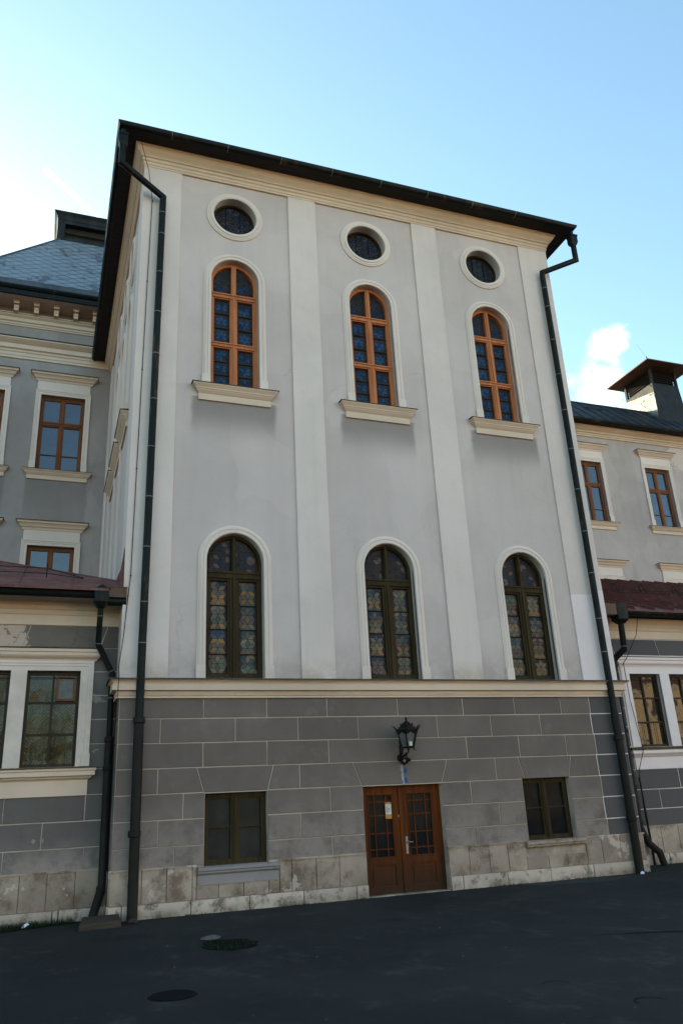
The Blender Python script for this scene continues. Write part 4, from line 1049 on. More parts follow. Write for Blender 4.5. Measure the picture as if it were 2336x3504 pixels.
p = MB(); p.mould([(-18, YW), (0, YW)], [(.80, 14.16), (.88, 14.16), (.88, 14.33), (.82, 14.35), (.82, 14.40)]); p.mould([(-18, YW), (0, YW)], [(.80, 14.40), (.82, 14.36), (.9, 14.36), (.96, 14.43), (.96, 14.47), (.8, 14.5)]); lw.part(p, 'fascia', M['gutter'])
p = MB(); p.mould([(-18, YW), (0, YW)], [(.82, 14.48), (.97, 14.48), (.965, 14.50), (.90, 14.72), (.80, 14.74)]); lw.part(p, 'gutter', M['lead'])
# pavilion roof, bell-cast and steep, with a flat-topped lantern
ry0, rz0, tt = YW-.9, 14.62, 1.6
def pav(y): return rz0+tt*(y-ry0)
hx0 = -5.25; RT = 11.62
def hx(y): return hx0+(y-ry0)*1.24
p = MB()
p.poly([(hx0, ry0, rz0), (4, ry0, rz0), (4, RT, pav(RT)), (hx(RT), RT, pav(RT))])
p.poly([(hx0, ry0, rz0), (hx(RT), RT, pav(RT)), (hx(RT), 18, pav(RT)), (hx0, 21, rz0)])
p.poly([(hx(RT), RT, pav(RT)), (4, RT, pav(RT)), (4, 18, pav(RT)), (hx(RT), 18, pav(RT))])
p.poly([(hx0, 21, rz0), (hx(RT), 18, pav(RT)), (4, 18, pav(RT)), (4, 21, rz0)])
pr = lw.part(p, 'pavilion_roof', M['slate'])
p = MB(); p.tube([(hx0, ry0, rz0), (hx(RT), RT, pav(RT))], .04, 8); p.box(hx0, 0, ry0-.02, ry0+.03, rz0+.0, rz0+.09)
sub(p, 'hip_roll', M['lead'], pr)
p = MB(); y = YW
p.poly([(-18, ry0, rz0-.02), (hx0+.3, ry0, rz0-.02), (hx0+.3, 15.5, rz0+3.2), (-18, 15.5, rz0+3.2)]); p.poly([(-18, 15.5, rz0+3.2), (hx0+.3, 15.5, rz0+3.2), (hx0+.3, 22, rz0-.1), (-18, 22, rz0-.1)])
lw.part(p, 'side_roof', M['slate'])
# lantern
bx0, bx1, by0, by1 = -2.28, 3.8, 11.56, 17.6; bz0, bz1 = pav(RT)-.12, 19.72
p = MB()
p.add([(bx0, by0, bz0), (bx1, by0, bz0), (bx1, by0, bz1), (bx0, by0, bz1), (bx0+.27, by0, bz0+.15), (bx1, by0, bz0+.15), (bx1, by0, bz1-.36), (bx0+.27, by0, bz1-.36)], [(0, 1, 5, 4), (3, 7, 6, 2), (0, 4, 7, 3)])
p.add([(bx0+.27, by0, bz0+.15), (bx1, by0, bz0+.15), (bx1, by0, bz1-.36), (bx0+.27, by0, bz1-.36), (bx0+.27, by0+.3, bz0+.15), (bx1, by0+.3, bz0+.15), (bx1, by0+.3, bz1-.36), (bx0+.27, by0+.3, bz1-.36)], [(0, 1, 5, 4), (3, 7, 6, 2), (0, 4, 7, 3), (4, 5, 6, 7)])
p.poly([(bx0, by0, bz0), (bx0, by1, bz0), (bx0, by1, bz1), (bx0, by0, bz1)]); p.poly([(bx0, by1, bz0), (bx1, by1, bz0), (bx1, by1, bz1), (bx0, by1, bz1)])
ln = lw.part(p, 'roof_lantern', M['roofdark'])
p = MB(); p.mould([(bx0, by1), (bx0, by0), (bx1, by0)], [(0, bz1-.22), (.02, bz1-.2), (.06, bz1-.05), (.14, bz1+.06), (.16, bz1+.1), (0, bz1+.12)]); p.poly([(bx0-.1, by0-.1, bz1+.11), (bx1, by0-.1, bz1+.11), (bx1, by1, bz1+.11), (bx0-.1, by1, bz1+.11)]); sub(p, 'lantern_cap', M['roofdark'], ln)
p = MB(); p.box(bx0+.27, bx1, by0+.12, by0+.18, bz0+.48, bz0+.53); p.box(bx0+.27, bx1, by0+.24, by0+.26, bz0+.15, bz1-.36)
for x in (bx0+.6, bx0+1.62): p.box(x-.006, x+.006, by0+.21, by0+.24, bz0+.15, bz1-.36)
sub(p, 'lantern_boards', M['soffit'], ln)

# ================================================================= RIGHT ANNEX
YB = 1.2; BX1 = 34
ar_ = Thing('low_annex', 'low annex with seamed red roof and freshly white window surrounds beside the block', 'building', (20, YB))
wr = [(12.41, 13.35), (13.64, 14.58), (17.4, 18.34), (18.63, 19.57)]
p = MB(); p.holed(rect(W, BX1, -4.2, 1.9), [rect(a, b, -1.41, .355) for a, b in wr], YB, .22)
p.poly([(BX1, YB, -4.2), (BX1, 10, -4.2), (BX1, 10, 1.9), (BX1, YB, 1.9)])
ar_.part(p, 'wall', M['joint_new'])
blk = MB(); zr = [.83, .4, -.04, -.48, -.93, -1.4, -1.93, -2.385, -2.82, -3.21]
for r in range(9):
    zt, zb = zr[r], zr[r+1]
    if r < 6: ar(blk, W, 12.14, zb, zt, YB); ar(blk, 14.9, 17.1, zb, zt, YB); ar(blk, 19.9, BX1, zb, zt, YB)
    else:
        xs = {6: [W, 12.05, 13.4, 14.7, 16, 17.3, 18.6, 20, BX1], 7: [W, 12.73, 14.05, 15.3, 16.6, 17.9, 20, BX1], 8: [W, 12.02, 13.35, 14.7, 16, 17.3, 18.6, 20, BX1]}[r]
        for a, b in zip(xs, xs[1:]): ar(blk, a, b, zb, zt, YB)
for a, b, c, d in ((W, 12.0, W, 12.1), (12.0, 13.42, 12.1, 13.5), (13.42, 15, 13.5, 14.9), (15, BX1, 14.9, BX1)):
    ablock(blk, [(c+J, .83+.002), (d-J, .832), (b-J, 1.24-J), (a+J, 1.24-J)], YB)
ar_.part(blk, 'stone_course', M['block_new'])
def group_r(x0, x1, holes):
    p = MB(); p.holed(rect(x0, x1, -1.41, .53), [rect(a, b, -1.409, .355) for a, b in holes], YB-.035, .06)
    for xx in (x0, x1): p.poly([(xx, YB-.035, -1.41), (xx, YB, -1.41), (xx, YB, .53), (xx, YB-.035, .53)])
    ar_.part(p, 'window_surround', M['patch'])
    p = MB(); pa = [(x0+.02, YB+.1), (x0+.02, YB), (x1-.02, YB), (x1-.02, YB+.1)]
    p.mould(pa, [(0, .53), (.05, .53), (.06, .56), (.11, .60), (.12, .63), (.12, .68), (.15, .69), (.15, .755), (0, .76)]); h = ar_.part(p, 'hood', M['patch'])
    p = MB(); p.mould(pa, [(0, .765), (.17, .757), (.17, .772), (0, .79)]); sub(p, 'hood_flashing', M['flash'], h)
    p = MB(); p.mould(pa, [(0, -1.93), (.035, -1.93), (.035, -1.66), (.06, -1.64), (.1, -1.60), (.14, -1.57), (.14, -1.50), (0, -1.49)]); s = ar_.part(p, 'sill', M['patch'])
    p = MB(); p.mould([(x0+.02, YB+.25), (x0+.02, YB), (x1-.02, YB), (x1-.02, YB+.25)], [(-.2, -1.418), (0, -1.42), (.17, -1.44), (.17, -1.47), (0, -1.45), (-.2, -1.44)]); sub(p, 'sill_flashing', M['flash'], s)
group_r(12.17, 14.82, wr[:2]); group_r(17.16, 19.8, wr[2:])
for a, b in wr: annex_window(ar_, a, b, -1.41, .355, YB, False, M['darkwood'], M['annexglass'])
p = MB(); slabs(p, [W, 11.6, 12.1, 12.55, 13.05, 13.5, 14, 14.5, 15.1, 16, 17, 18, 19, 20, 24, 28, BX1], -3.80, -3.21, YB-.03, YB); po = ar_.part(p, 'plinth', M['plinth'])
p = MB(); p.box(W, BX1, YB-.045, YB, -3.215, -3.187); sub(p, 'plinth_cap', M['plinth'], po)
p = MB(); slabs(p, [W, 12.64, 13.4, 14.6, 15.8, 17, 18.5, 20, 24, BX1], -4.15, -3.80, YB-.07, YB, gap=.01); ar_.part(p, 'kerb_course', M['kerb'])
p = MB(); p.mould([(W, YB), (BX1, YB)], [(0, 1.25), (.03, 1.25), (.03, 1.44), (.05, 1.46), (.07, 1.52), (.12, 1.6), (.2, 1.68), (.2, 1.74), (0, 1.75)]); ar_.part(p, 'cornice', M['mould'])
p = MB(); p.box(W+.05, BX1, YB-.48, YB+.3, 1.755, 1.79); ar_.part(p, 'eave_board', M['soffit'])
p = MB(); p.mould([(W+.1, YB), (BX1, YB)], [(.47+.08-.08*math.cos(math.pi*i/8), 1.80-.08*math.sin(math.pi*i/8)) for i in range(9)]+[(.64, 1.815)]); gr_ = ar_.part(p, 'gutter', M['gutter'], True)
p = MB(); hopper(p, 12.0, .66, 1.86, .30, .36)
p.add([(11.83, .49, 1.88), (12.17, .49, 1.88), (12.0, .49, 2.02), (11.83, .83, 1.88), (12.17, .83, 1.88), (12.0, .83, 2.02)], [(0, 1, 2), (1, 4, 5, 2), (4, 3, 5), (3, 0, 2, 5)])
ar_.part(p, 'hopper_head', M['gutter'])
p = MB(); p.box(11.1, 11.83, .52, .74, 1.70, 1.98); ar_.part(p, 'gutter_end_box', M['copper'])
p = MB(); bp = [(12.02, .68, 1.52), (12.02, .72, .88), (11.86, 1.0, .66), (11.86, 1.04, -.5), (11.86, 1.05, -3.1)]
p.tube(bp, .075, 14); dp = ar_.part(p, 'downpipe', M['pipe'], True)
collars(ar_, dp, bp, .075, [.95, -.2])
p = MB(); p.tube([(11.86, 1.05, -1.0), (11.87, 1.05, -3.2), (12.0, 1.0, -3.55), (12.22, .95, -3.75), (12.28, .92, -4.05)], .08, 14); sub(p, 'iron_pipe', M['pipe_iron'], dp, True)
for z in (-1.05, -2.3, -3.1):
    p = MB(); p.tube([(11.865, 1.05, z-.05), (11.865, 1.05, z-.035), (11.865, 1.05, z+.035), (11.865, 1.05, z+.05)], [.082, .1, .1, .083], 14); sub(p, 'pipe_socket', M['pipe_iron'], dp, True)
ey2, ez2, ts2 = .68, 1.89, .395
def rzr(y): return ez2+ts2*(y-ey2)
p = MB(); p.poly([(W+.05, ey2, rzr(ey2)), (BX1, ey2, rzr(ey2)), (BX1, 9.98, rzr(9.98)), (W+.05, 9.98, rzr(9.98))]); p.poly([(W+.05, ey2, rzr(ey2)), (BX1, ey2, rzr(ey2)), (BX1, ey2+.005, rzr(ey2)-.06), (W+.05, ey2+.005, rzr(ey2)-.06)])
rr_ = ar_.part(p, 'roof', M['redroof'])
p = MB(); x = 11.3
while x < BX1:
    p.add([(x-.014, ey2, rzr(ey2)+.002), (x+.014, ey2, rzr(ey2)+.002), (x+.014, 9.97, rzr(9.97)+.002), (x-.014, 9.97, rzr(9.97)+.002), (x, ey2, rzr(ey2)+.075), (x, 9.97, rzr(9.97)+.075)], [(0, 1, 4), (1, 2, 5, 4), (3, 0, 4, 5), (2, 3, 5)])
    x += .62
sub(p, 'standing_seam', M['redroof'], rr_)
hk = MB(); hk.tube([(-.13, -.1, -.04), (-.05, 0, .26), (.0, .0, .30), (.05, 0, .26), (.13, -.1, -.04), (.02, -.12, -.03)], .016, 6)
h0 = hk.build('snow_hook', M['iron'], rr_, (15.35, 4.7, rzr(4.7)+.03))
for x in (16.42, 17.72, 19.0, 20.3, 21.6, 22.9): copy_part(h0, rr_, (x, 4.7, rzr(4.7)+.03))
p = MB(); p.tube([(W+.1, 4.72, rzr(4.72)+.13), (24, 4.72, rzr(4.72)+.13)], .011, 5); p.tube([(W+.1, 4.64, rzr(4.64)+.06), (24, 4.64, rzr(4.64)+.06)], .011, 5); sub(p, 'snow_wire', M['iron'], rr_)
p = MB(); wp = [(12.55, .62, 1.80), (12.62, .9, 1.3), (12.3, 1.02, .72), (12.22, 1.08, .6), (12.25, 1.1, -.3), (12.35, 1.12, -1.0), (12.32, 1.02, -1.5), (12.16, 1.1, -1.95), (12.13, 1.12, -2.75), (12.15, 1.12, -4.03)]
p.tube(wp, .0085, 6); p.tube([(12.13, 1.1, -2.1), (12.15, 1.08, -4.03)], .02, 6); ar_.part(p, 'lightning_wire', M['iron'])

# ================================================================= RIGHT WING
rw = Thing('right_wing', 'grey three storey wing with dark sheet roof and stucco peeling under the cornice', 'building', (22, YW))
RWX = (19.53, 23.16, 26.79, 15.9)
p = MB(); hs = []; hw = .66
for x in RWX: hs += [rect(x-hw, x+hw, 8.05, 10.8), rect(x-hw, x+hw, 2.85, 5.6)]
p.holed(rect(W, 36, -4.1, 12.3), hs, YW, .25)
p.poly([(36, YW, -4.1), (36, 20, -4.1), (36, 20, 12.3), (36, YW, 12.3)]); p.poly([(W, 20, -4.1), (36, 20, -4.1), (36, 20, 12.3), (W, 20, 12.3)])
rw.part(p, 'wall', M['wing'])
f, kids = wing_window(hw, 2.75)
w0 = window_from(rw, f, M['brownwood'], kids, (RWX[0], YW, 8.05))
for x in RWX:
    for z in (8.05, 2.85):
        if (x, z) != (RWX[0], 8.05): copy_part(w0, rw.r, rw.at((x, YW, z)))
p = MB(); p.mould([(W, YW), (36, YW)], [(0, 11.98), (.05, 11.98), (.05, 12.04), (.08, 12.06), (.10, 12.12), (.15, 12.14), (.15, 12.2), (.22, 12.24), (.30, 12.3), (.34, 12.34), (.34, 12.39), (0, 12.4)]); rw.part(p, 'cornice', M['mould'])
p = MB(); p.box(W, 36, YW-.6, YW+.3, 12.39, 12.42); rw.part(p, 'soffit', M['soffit'])
p = MB(); p.mould([(W, YW), (36, YW)], [(.56+.09-.09*math.cos(math.pi*i/8), 12.45-.09*math.sin(math.pi*i/8)) for i in range(9)]+[(.755, 12.47)]); rw.part(p, 'gutter', M['gutter'], True)
t3 = 1.0; e3y, e3z = YW-.68, 12.46
p = MB(); ry = 11.28
def rz3(y): return e3z+t3*(y-e3y)
p.poly([(W, e3y, e3z), (36, e3y, e3z), (36, ry, rz3(ry)), (W, ry, rz3(ry))]); p.poly([(W, ry, rz3(ry)), (36, ry, rz3(ry)), (36, 14.2, e3z), (W, 14.2, e3z)])
rr_ = rw.part(p, 'roof', M['roofdark'])
p = MB(); x = 11.5
while x < 36:
    p.add([(x-.012, e3y, e3z+.002), (x+.012, e3y, e3z+.002), (x+.012, ry, rz3(ry)+.002), (x-.012, ry, rz3(ry)+.002), (x, e3y, e3z+.04), (x, ry, rz3(ry)+.04)], [(0, 1, 4), (1, 2, 5, 4), (3, 0, 4, 5), (2, 3, 5)]); x += .6
p.tube([(W, ry, rz3(ry)), (36, ry, rz3(ry))], .05, 8)
p.box(20.6, 21.5, 10.7, 10.76, rz3(10.7), rz3(10.7)+.1)
sub(p, 'standing_seam', M['roofdark'], rr_)
# ventilation stack on the roof
vs_ = Thing('roof_vent_stack', 'big dark sheet metal chimney stack with louvres and flat pointed cap', 'chimney', (25.4, 11.4), z=OFF+13.2)
vx0, vx1, vy0, vy1 = 24.5, 26.05, 10.55, 12.42; vz0, vz1 = 12.9, 16.45
p = MB(); p.prism_y([(vx0, vz0), (vx1+.25, vz0), (vx1+.12, 14.4), (vx1, 15.6), (vx1, vz1-.82), (vx0, vz1-.82)], vy0, vy1)
body = vs_.part(p, 'stack_body', M['roofdark'])
p = MB()
for a, b, c, d in ((vx0, vx0+.12, vy0, vy0+.12), (vx1-.12, vx1, vy0, vy0+.12), (vx0, vx0+.12, vy1-.12, vy1), (vx1-.12, vx1, vy1-.12, vy1)): p.box(a, b, c, d, vz1-.82, vz1)
for i in range(7):
    z = vz1-.80+i*.115
    p.add([(vx0+.12, vy0+.02, z), (vx1-.12, vy0+.02, z), (vx1-.12, vy0+.10, z+.09), (vx0+.12, vy0+.10, z+.09)], [(0, 1, 2, 3)])
    p.add([(vx0+.02, vy0+.12, z), (vx0+.02, vy1-.12, z), (vx0+.10, vy1-.12, z+.09), (vx0+.10, vy0+.12, z+.09)], [(0, 1, 2, 3)])
p.box(vx0+.13, vx1-.13, vy0+.13, vy1-.13, vz1-.81, vz1-.02)
lv = vs_.part(p, 'louvres', M['soffit'])
p = MB(); cx0, cx1, cy0, cy1 = vx0-.62, vx1+.62, vy0-.62, vy1+.5; cz = vz1+.02
rr2 = random.Random(8)
p.add([(cx0, cy0, cz), (cx1, cy0, cz), (cx1, cy1, cz), (cx0, cy1, cz), (cx0, cy0, cz+.05), (cx1, cy0, cz+.05), (cx1, cy1, cz+.05), (cx0, cy1, cz+.05), ((cx0+cx1)/2, (cy0+cy1)/2, cz+.55)],
      [(3, 2, 1, 0), (0, 1, 5, 4), (1, 2, 6, 5), (2, 3, 7, 6), (3, 0, 4, 7), (4, 5, 8), (5, 6, 8), (6, 7, 8), (7, 4, 8)])
vs_.part(p, 'cap', M['copper'])
p = MB(); p.add([(vx0-.012, vy0-.0, vz0), (vx0-.012, vy1, vz0), (vx0-.012, vy1, 16.35-.84), (vx0-.012, vy0, 15.15)], [(0, 1, 2, 3)])
p.add([(vx0-.012, vy0+.0, 15.15), (vx0-.012, vy1, 15.51), (vx0, vy1, 15.51), (vx0, vy0, 15.15)], [(0, 1, 2, 3)])
for i in range(5):
    z = 13.6+i*.42; p.add([(vx0-.02, vy0+.03, z-.2), (vx0-.02, vy1, z+.14), (vx0-.02, vy1, z+.155), (vx0-.02, vy0+.03, z-.185)], [(0, 1, 2, 3)])
for i in range(4):
    y = vy0+.5*i+.3; p.add([(vx0-.021, y, 13), (vx0-.021, y+.012, 13), (vx0-.021, y+.012, 15.15), (vx0-.021, y, 15.15)], [(0, 1, 2, 3)])
sub(p, 'bright_side_sheet', M['silver'], body)
p = MB(); p.tube([(cx0+.05, cy0+.05, cz+.04), (cx0+.02, cy0+.05, cz+.16)], [.035, .02], 8); p.tube([(cx0+.02, cy0+.05, cz+.1), (cx0-.25, cy0+.2, cz+.9)], .004, 4); vs_.part(p, 'lightning_rod', M['iron'])
p = MB(); p.tube([(cx0+.02, cy1-.05, cz), (cx0-.1, cy1-.1, cz-.4), (cx0+.25, cy1-.15, cz-1.0), (cx0+.1, cy1-.3, cz-1.55)], .008, 5); vs_.part(p, 'lightning_wire', M['iron'])

# ================================================================= things on the ground (world heights)
def ground_thing(mb, name, mat, label, cat, smooth=False, group=None, kind=None):
    o = mb.build(name, mat, None, (0, 0, 0), smooth); tag(o, label, cat, group, kind); return o
p = MB(); p.add([(-.52, -.80, 0), (.13, -.74, 0), (.15, -.12, 0), (-.44, -.10, 0), (-.51, -.79, .09), (.12, -.73, .10), (.13, -.13, .13), (-.43, -.11, .13)], [(0, 1, 5, 4), (1, 2, 6, 5), (2, 3, 7, 6), (3, 0, 4, 7), (4, 5, 6, 7), (3, 2, 1, 0)])
ground_thing(p, 'wooden_board', M['board'], 'old brown board lying at the foot of the left downpipes', 'board')
p = MB(); p.lathe([(0, .012), (.215, .012), (.225, .004), (.24, .0)], (.12, -6.3, 0), 28)
ground_thing(p, 'manhole_cover', M['tar'], 'small dark round cover set in the asphalt in the foreground', 'manhole cover')
# open drain with weeds
rr = random.Random(2)
p = MB(); c = Vector((1.24, -3.62)); n = 22
ring = [(c.x+(.36+rr.uniform(-.05, .05))*math.cos(i*2*math.pi/n)*1.0, c.y+(.46+rr.uniform(-.05, .05))*math.sin(i*2*math.pi/n)) for i in range(n)]
p.add([(x, y, .006) for x, y in ring]+[(c.x+(x-c.x)*.8, c.y+(y-c.y)*.8, .005) for x, y in ring], [list(range(n, 2*n))]+[(i, (i+1) % n, (i+1) % n+n, i+n) for i in range(n)])
o = p.build('asphalt_pothole', M['soil']); o['kind'] = 'structure'
p = MB()
for i in range(160):
    a = rr.uniform(0, 6.28); d = math.sqrt(rr.random())*.36; x, y = c.x+d*math.cos(a), c.y+d*1.2*math.sin(a); h = rr.uniform(.015, .05); w_ = rr.uniform(.004, .01); t_ = rr.uniform(0, 3.1)
    p.add([(x-w_*math.cos(t_), y-w_*math.sin(t_), .004), (x+w_*math.cos(t_), y+w_*math.sin(t_), .004), (x+rr.uniform(-.03, .03), y+rr.uniform(-.03, .03), h)], [(0, 1, 2)])
ground_thing(p, 'weeds', M['grass'], 'low weeds growing in the dark pothole', 'weeds', kind='stuff')
def crumble(xa, xb, y0, seed):
    rr = random.Random(seed); p = MB(); xs = [xa+(xb-xa)*i/60 for i in range(61)]
    out = [(x, y0-.03-.16*max(0, rr.gauss(.25, .3))) for x in xs]
    p.add([(x, y0+.02, .005) for x in xs]+[(x, y, .004) for x, y in out], [(i, i+1, i+62, i+61) for i in range(60)])
    o = p.build('dirt_strip', M['grit']); o['kind'] = 'structure'
crumble(.0, 4.6, -.08, 3); crumble(6.4, 11.0, -.08, 5); crumble(11.1, 20, YB-.06, 8)
p = MB(); rr = random.Random(23)
for i in range(420):
    x = rr.choice([rr.gauss(1.4, .12), rr.gauss(3.3, .2), rr.gauss(4.45, .1), rr.gauss(7.6, .25), rr.gauss(9.3, .3), rr.gauss(10.9, .1), rr.uniform(0, 11)])
    if 4.55 < x < 6.45 or x < .1: continue
    y = -.09-rr.random()*.06; h = rr.uniform(.01, .05); a = rr.uniform(0, 3.1); w_ = .006
    p.add([(x-w_*math.cos(a), y-w_*math.sin(a), .004), (x+w_*math.cos(a), y+w_*math.sin(a), .004), (x+rr.uniform(-.03, .03), y-rr.uniform(0, .03), h)], [(0, 1, 2)])
ground_thing(p, 'weeds', M['grass'], 'sparse tiny weeds along the kerb stones of the tall block', 'weeds', kind='stuff')
def rock(c, s, seed, n=9):
    rr = random.Random(seed); p = MB()
    bm = bmesh.new(); bmesh.ops.create_icosphere(bm, subdivisions=2, radius=1)
    vs_ = [(c[0]+v.co.x*s[0]*rr.uniform(.82, 1.1), c[1]+v.co.y*s[1]*rr.uniform(.82, 1.1), c[2]+max(-.3, v.co.z)*s[2]*rr.uniform(.8, 1.1)) for v in bm.verts]
    p.add(vs_, [[v.index for v in f.verts] for f in bm.faces]); bm.free(); return p
ground_thing(rock((1.12, -3.05, .02), (.15, .10, .045), 4), 'pale_rock', M['stone'], 'flat pale stone lying at the edge of the pothole', 'stone')
ground_thing(rock((.33, -.42, .02), (.10, .08, .05), 9), 'stone_chunk', M['board'], 'small brown stone beside the board at the pipe foot', 'stone')
# grass tufts at the foot of the annex
p = MB(); rr = random.Random(6)
for i in range(1500):
    x = rr.uniform(-3.2, -.55); wd = .25+.5*max(0, (-x-1.0)/1.6); y = .52-rr.random()**1.4*wd
    if rr.random() < .35 and x > -1.1: continue
    h = rr.uniform(.03, .11); a = rr.uniform(0, 3.1); w_ = .006
    p.add([(x-w_*math.cos(a), y-w_*math.sin(a), 0), (x+w_*math.cos(a), y+w_*math.sin(a), 0), (x+rr.uniform(-.05, .05), y+rr.uniform(-.05, .05), h)], [(0, 1, 2)])
ground_thing(p, 'grass', M['grass'], 'short grass along the foot of the left annex wall', 'grass', kind='stuff')
p = MB(); ring = [(-3.4, .56), (-2.4, .1), (-1.6, -.1), (-1.1, .1), (-.75, .22), (-.5, .3), (-.4, .54)]
p.poly([(x, y, .004) for x, y in ring]); o = p.build('soil_strip', M['soil']); o['kind'] = 'structure'
p = MB(); rr = random.Random(12)
pts = [(-1.30+x*.5, .17+y*.5, z*.7) for x, y, z in [(-.12, .02, .02), (-.06, .06, .09), (.02, .04, .05), (.04, .10, .12), (.11, .09, .08), (-.12, -.04, .05), (-.03, -.06, .03)]]
p.add(pts, [(0, 1, 2), (1, 3, 2), (2, 3, 4), (0, 5, 1), (0, 2, 6), (5, 0, 6)])
ground_thing(p, 'litter_paper', M['white'], 'crumpled white scrap of paper on the grass by the annex', 'litter')
p = rock((10.55, -.42, .03), (.045, .04, .04), 15); ground_thing(p, 'litter_scrap', M['white'], 'tiny white scrap at the foot of the right downpipe', 'litter')
p = MB(); rr = random.Random(77)
for i in range(900):
    x = rr.uniform(-4, 11); y = -rr.random()**1.3*10-.1; q = rr.uniform(.003, .012) if rr.random() < .93 else rr.uniform(.012, .022); a = rr.uniform(0, 6.28)
    c_, s_ = math.cos(a)*q, math.sin(a)*q
    p.cur = 0 if rr.random() < .7 else 1
    p.add([(x+c_, y+s_, .001), (x-s_*.8, y+c_*.8, .001), (x-c_, y-s_, .001), (x+s_*.7, y-c_*.7, .001), (x+q*.2, y, q*.7)], [(0, 1, 4), (1, 2, 4), (2, 3, 4), (3, 0, 4)])
o = p.build('grit', [M['stone'], M['leaf_dry']]); tag(o, 'scattered grit and leaf crumbs on the dark asphalt', 'grit', kind='stuff')
# tar seams and paler patches in the asphalt
def seam(pts, wd, name='tar_seam'):
    p = MB(); rr = random.Random(len(pts))
    L = []; Rr = []
    for i, (x, y) in enumerate(pts):
        a = pts[max(0, i-1)]; b = pts[min(len(pts)-1, i+1)]; d = Vector((b[0]-a[0], b[1]-a[1])).normalized(); w_ = wd*rr.uniform(.4, 1.2)*(0.3 if i in (0, len(pts)-1) else 1)
        L.append((x-d.y*w_, y+d.x*w_, .004)); Rr.append((x+d.y*w_, y-d.x*w_, .004))
    m = len(pts); p.add(L+Rr, [(i, i+1, i+1+m, i+m) for i in range(m-1)])
    o = p.build(name, M['tar']); o['kind'] = 'structure'
seam([(5.3, -5.9), (5.7, -6.05), (6.1, -6.2), (6.6, -6.55), (7.0, -6.6), (7.6, -7.0), (8.4, -7.4)], .03)
seam([(2.25, -9.0), (2.5, -9.15), (2.75, -9.45), (3.0, -9.7), (3.3, -10.2)], .05)
def ringmark(cx, cy, r, a0, a1):
    seam([(cx+r*math.cos(R(a0+(a1-a0)*i/14)), cy+r*math.sin(R(a0+(a1-a0)*i/14))) for i in range(15)], .008, 'round_seam')
ringmark(3.40, -7.9, .13, 0, 150); ringmark(3.68, -8.85, .13, -20, 200)
p = MB(); p.poly([(8.4, -.09, .004), (9.6, -.09, .004), (10.4, -.5, .004), (9.2, -1.0, .004), (8.0, -.6, .004), (7.7, -.25, .004)])
o = p.build('asphalt_patch', M['stone']); o['kind'] = 'structure'
bpy.data.objects['asphalt_patch'].data.materials[0] = plain('worn_asphalt', (.055, .053, .05), .9)

# ================================================================= trees across the square (seen in the window glass)
def tree(x, y, h, seed, lm, label):
    rr = random.Random(seed)
    t = Thing('autumn_tree', label, 'tree', (x, y), 'autumn trees across the square', z=0); t.o = (-x, -y, 0)
    p = MB(); top = h*.8
    p.tube([(x, y, 0), (x+.1, y, h*.25), (x-.1, y+.1, h*.5), (x, y, top)], [.32, .25, .16, .04], 9)
    tips = []
    for i in range(14):
        z = h*rr.uniform(.25, .7); a = rr.uniform(0, 6.28); l = h*rr.uniform(.16, .3)*(1.2-z/h)
        e = (x+l*math.cos(a), y+l*math.sin(a), z+l*rr.uniform(.4, .9)); p.tube([(x, y, z), ((x+e[0])/2, (y+e[1])/2, z+l*.25), e], [.09, .06, .02], 6); tips.append(e)
    t.part(p, 'trunk', M['bark'])
    f = MB()
    cl = [(tp, rr.uniform(.7, 1.2)) for tp in tips]+[((x+rr.gauss(0, h*.14), y+rr.gauss(0, h*.14), h*rr.uniform(.35, .95)), rr.uniform(.6, 1.2)) for _ in range(26)]
    for (cx, cy, cz), s in cl:
        s *= h*.095
        for k in range(85):
            v = Vector((rr.gauss(0, 1), rr.gauss(0, 1), rr.gauss(0, .8))); v *= s*.75
            q = Vector((cx, cy, cz))+v; e1 = Vector((rr.gauss(0, 1), rr.gauss(0, 1), rr.gauss(0, 1))).normalized(); e2 = e1.cross(Vector((rr.gauss(0, 1), rr.gauss(0, 1), rr.gauss(0, 1)))).normalized(); z = rr.uniform(.09, .2)
            f.cur = 0 if rr.random() < .62 else 1
            f.add([q-e1*z, q-e2*z*.6, q+e1*z, q+e2*z*.6], [(0, 1, 2, 3)])
    t.part(f, 'crown', lm)
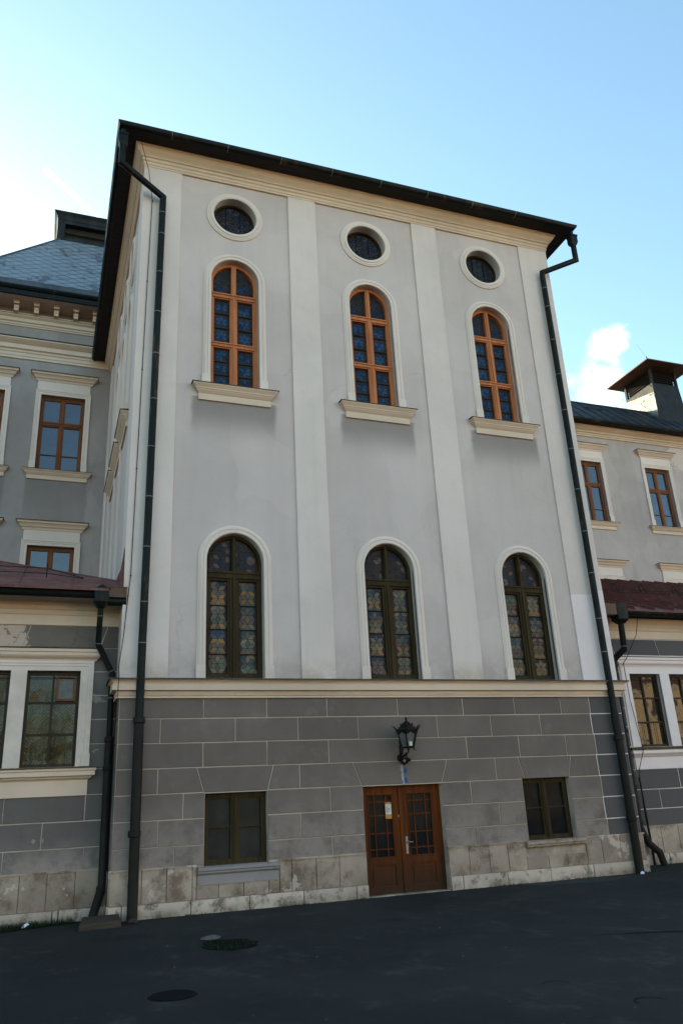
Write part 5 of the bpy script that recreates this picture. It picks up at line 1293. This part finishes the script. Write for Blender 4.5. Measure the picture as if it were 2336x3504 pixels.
for i, (x, y, h) in enumerate([(-24, -60, 14), (-15, -58, 13), (-8.5, -62, 15), (-2.5, -58, 12), (4, -63, 14), (12, -60, 13)]):
    tree(x, y, h, 30+i, [M['leaf_y'], M['leaf_g']] if i % 2 == 0 else [M['leaf_g'], M['leaf_y']], 'autumn tree with yellow green leaves across the square facing the buildings')

# ================================================================= building across the square (mirrored in the annex windows)
ob = Thing('town_house', 'long cream sunlit town house with a tiled roof across the square', 'building', (48, -54), z=0); ob.o = (-48, 54, 0)
p = MB(); y = -52
p.box(22, 76, -64, y, -.1, 12)
ob.part(p, 'wall', M['cream_far'])
p = MB(); p.box(21.7, 76.3, -64.3, y+.3, 11.7, 12.1); ob.part(p, 'cornice', M['trim'])
p = MB(); p.add([(21.5, -64.5, 12.1), (76.5, -64.5, 12.1), (76.5, y+.5, 12.1), (21.5, y+.5, 12.1), (26, -58, 16.5), (72, -58, 16.5)], [(0, 1, 5, 4), (3, 4, 5, 2), (0, 4, 3), (1, 2, 5), (3, 2, 1, 0)]); ob.part(p, 'roof', M['redroof'])
for i in range(15):
    for z in (1.2, 4.8, 8.4):
        p = MB(); x = 24+i*3.6; p.box(x-.75, x+.75, y, y+.05, z-.1, z+2.3); o = ob.part(p, 'window', M['trim'])
        p = MB(); p.box(x-.55, x-.03, y+.05, y+.06, z+.1, z+2.1); p.box(x+.03, x+.55, y+.05, y+.06, z+.1, z+2.1); sub(p, 'pane', M['darkglass'], o)

# ================================================================= contrail
def sky_point(az, el, d): return Vector((math.sin(R(az))*math.cos(R(el)), math.cos(R(az))*math.cos(R(el)), math.sin(R(el))))*d+Vector((-1.2, -15.1, 1.6))
a = sky_point(-3.8, 42.1, 4000); b = sky_point(.9, 39.9, 4150)
p = MB(); pts = [a.lerp(b, i/12) for i in range(13)]
p.tube(pts, [10, 15]+[14-.95*i for i in range(11)], 10)
o = p.build('contrail', M['trail']); tag(o, 'thin white vapour trail high in the pale sky at upper left', 'contrail', kind='stuff')
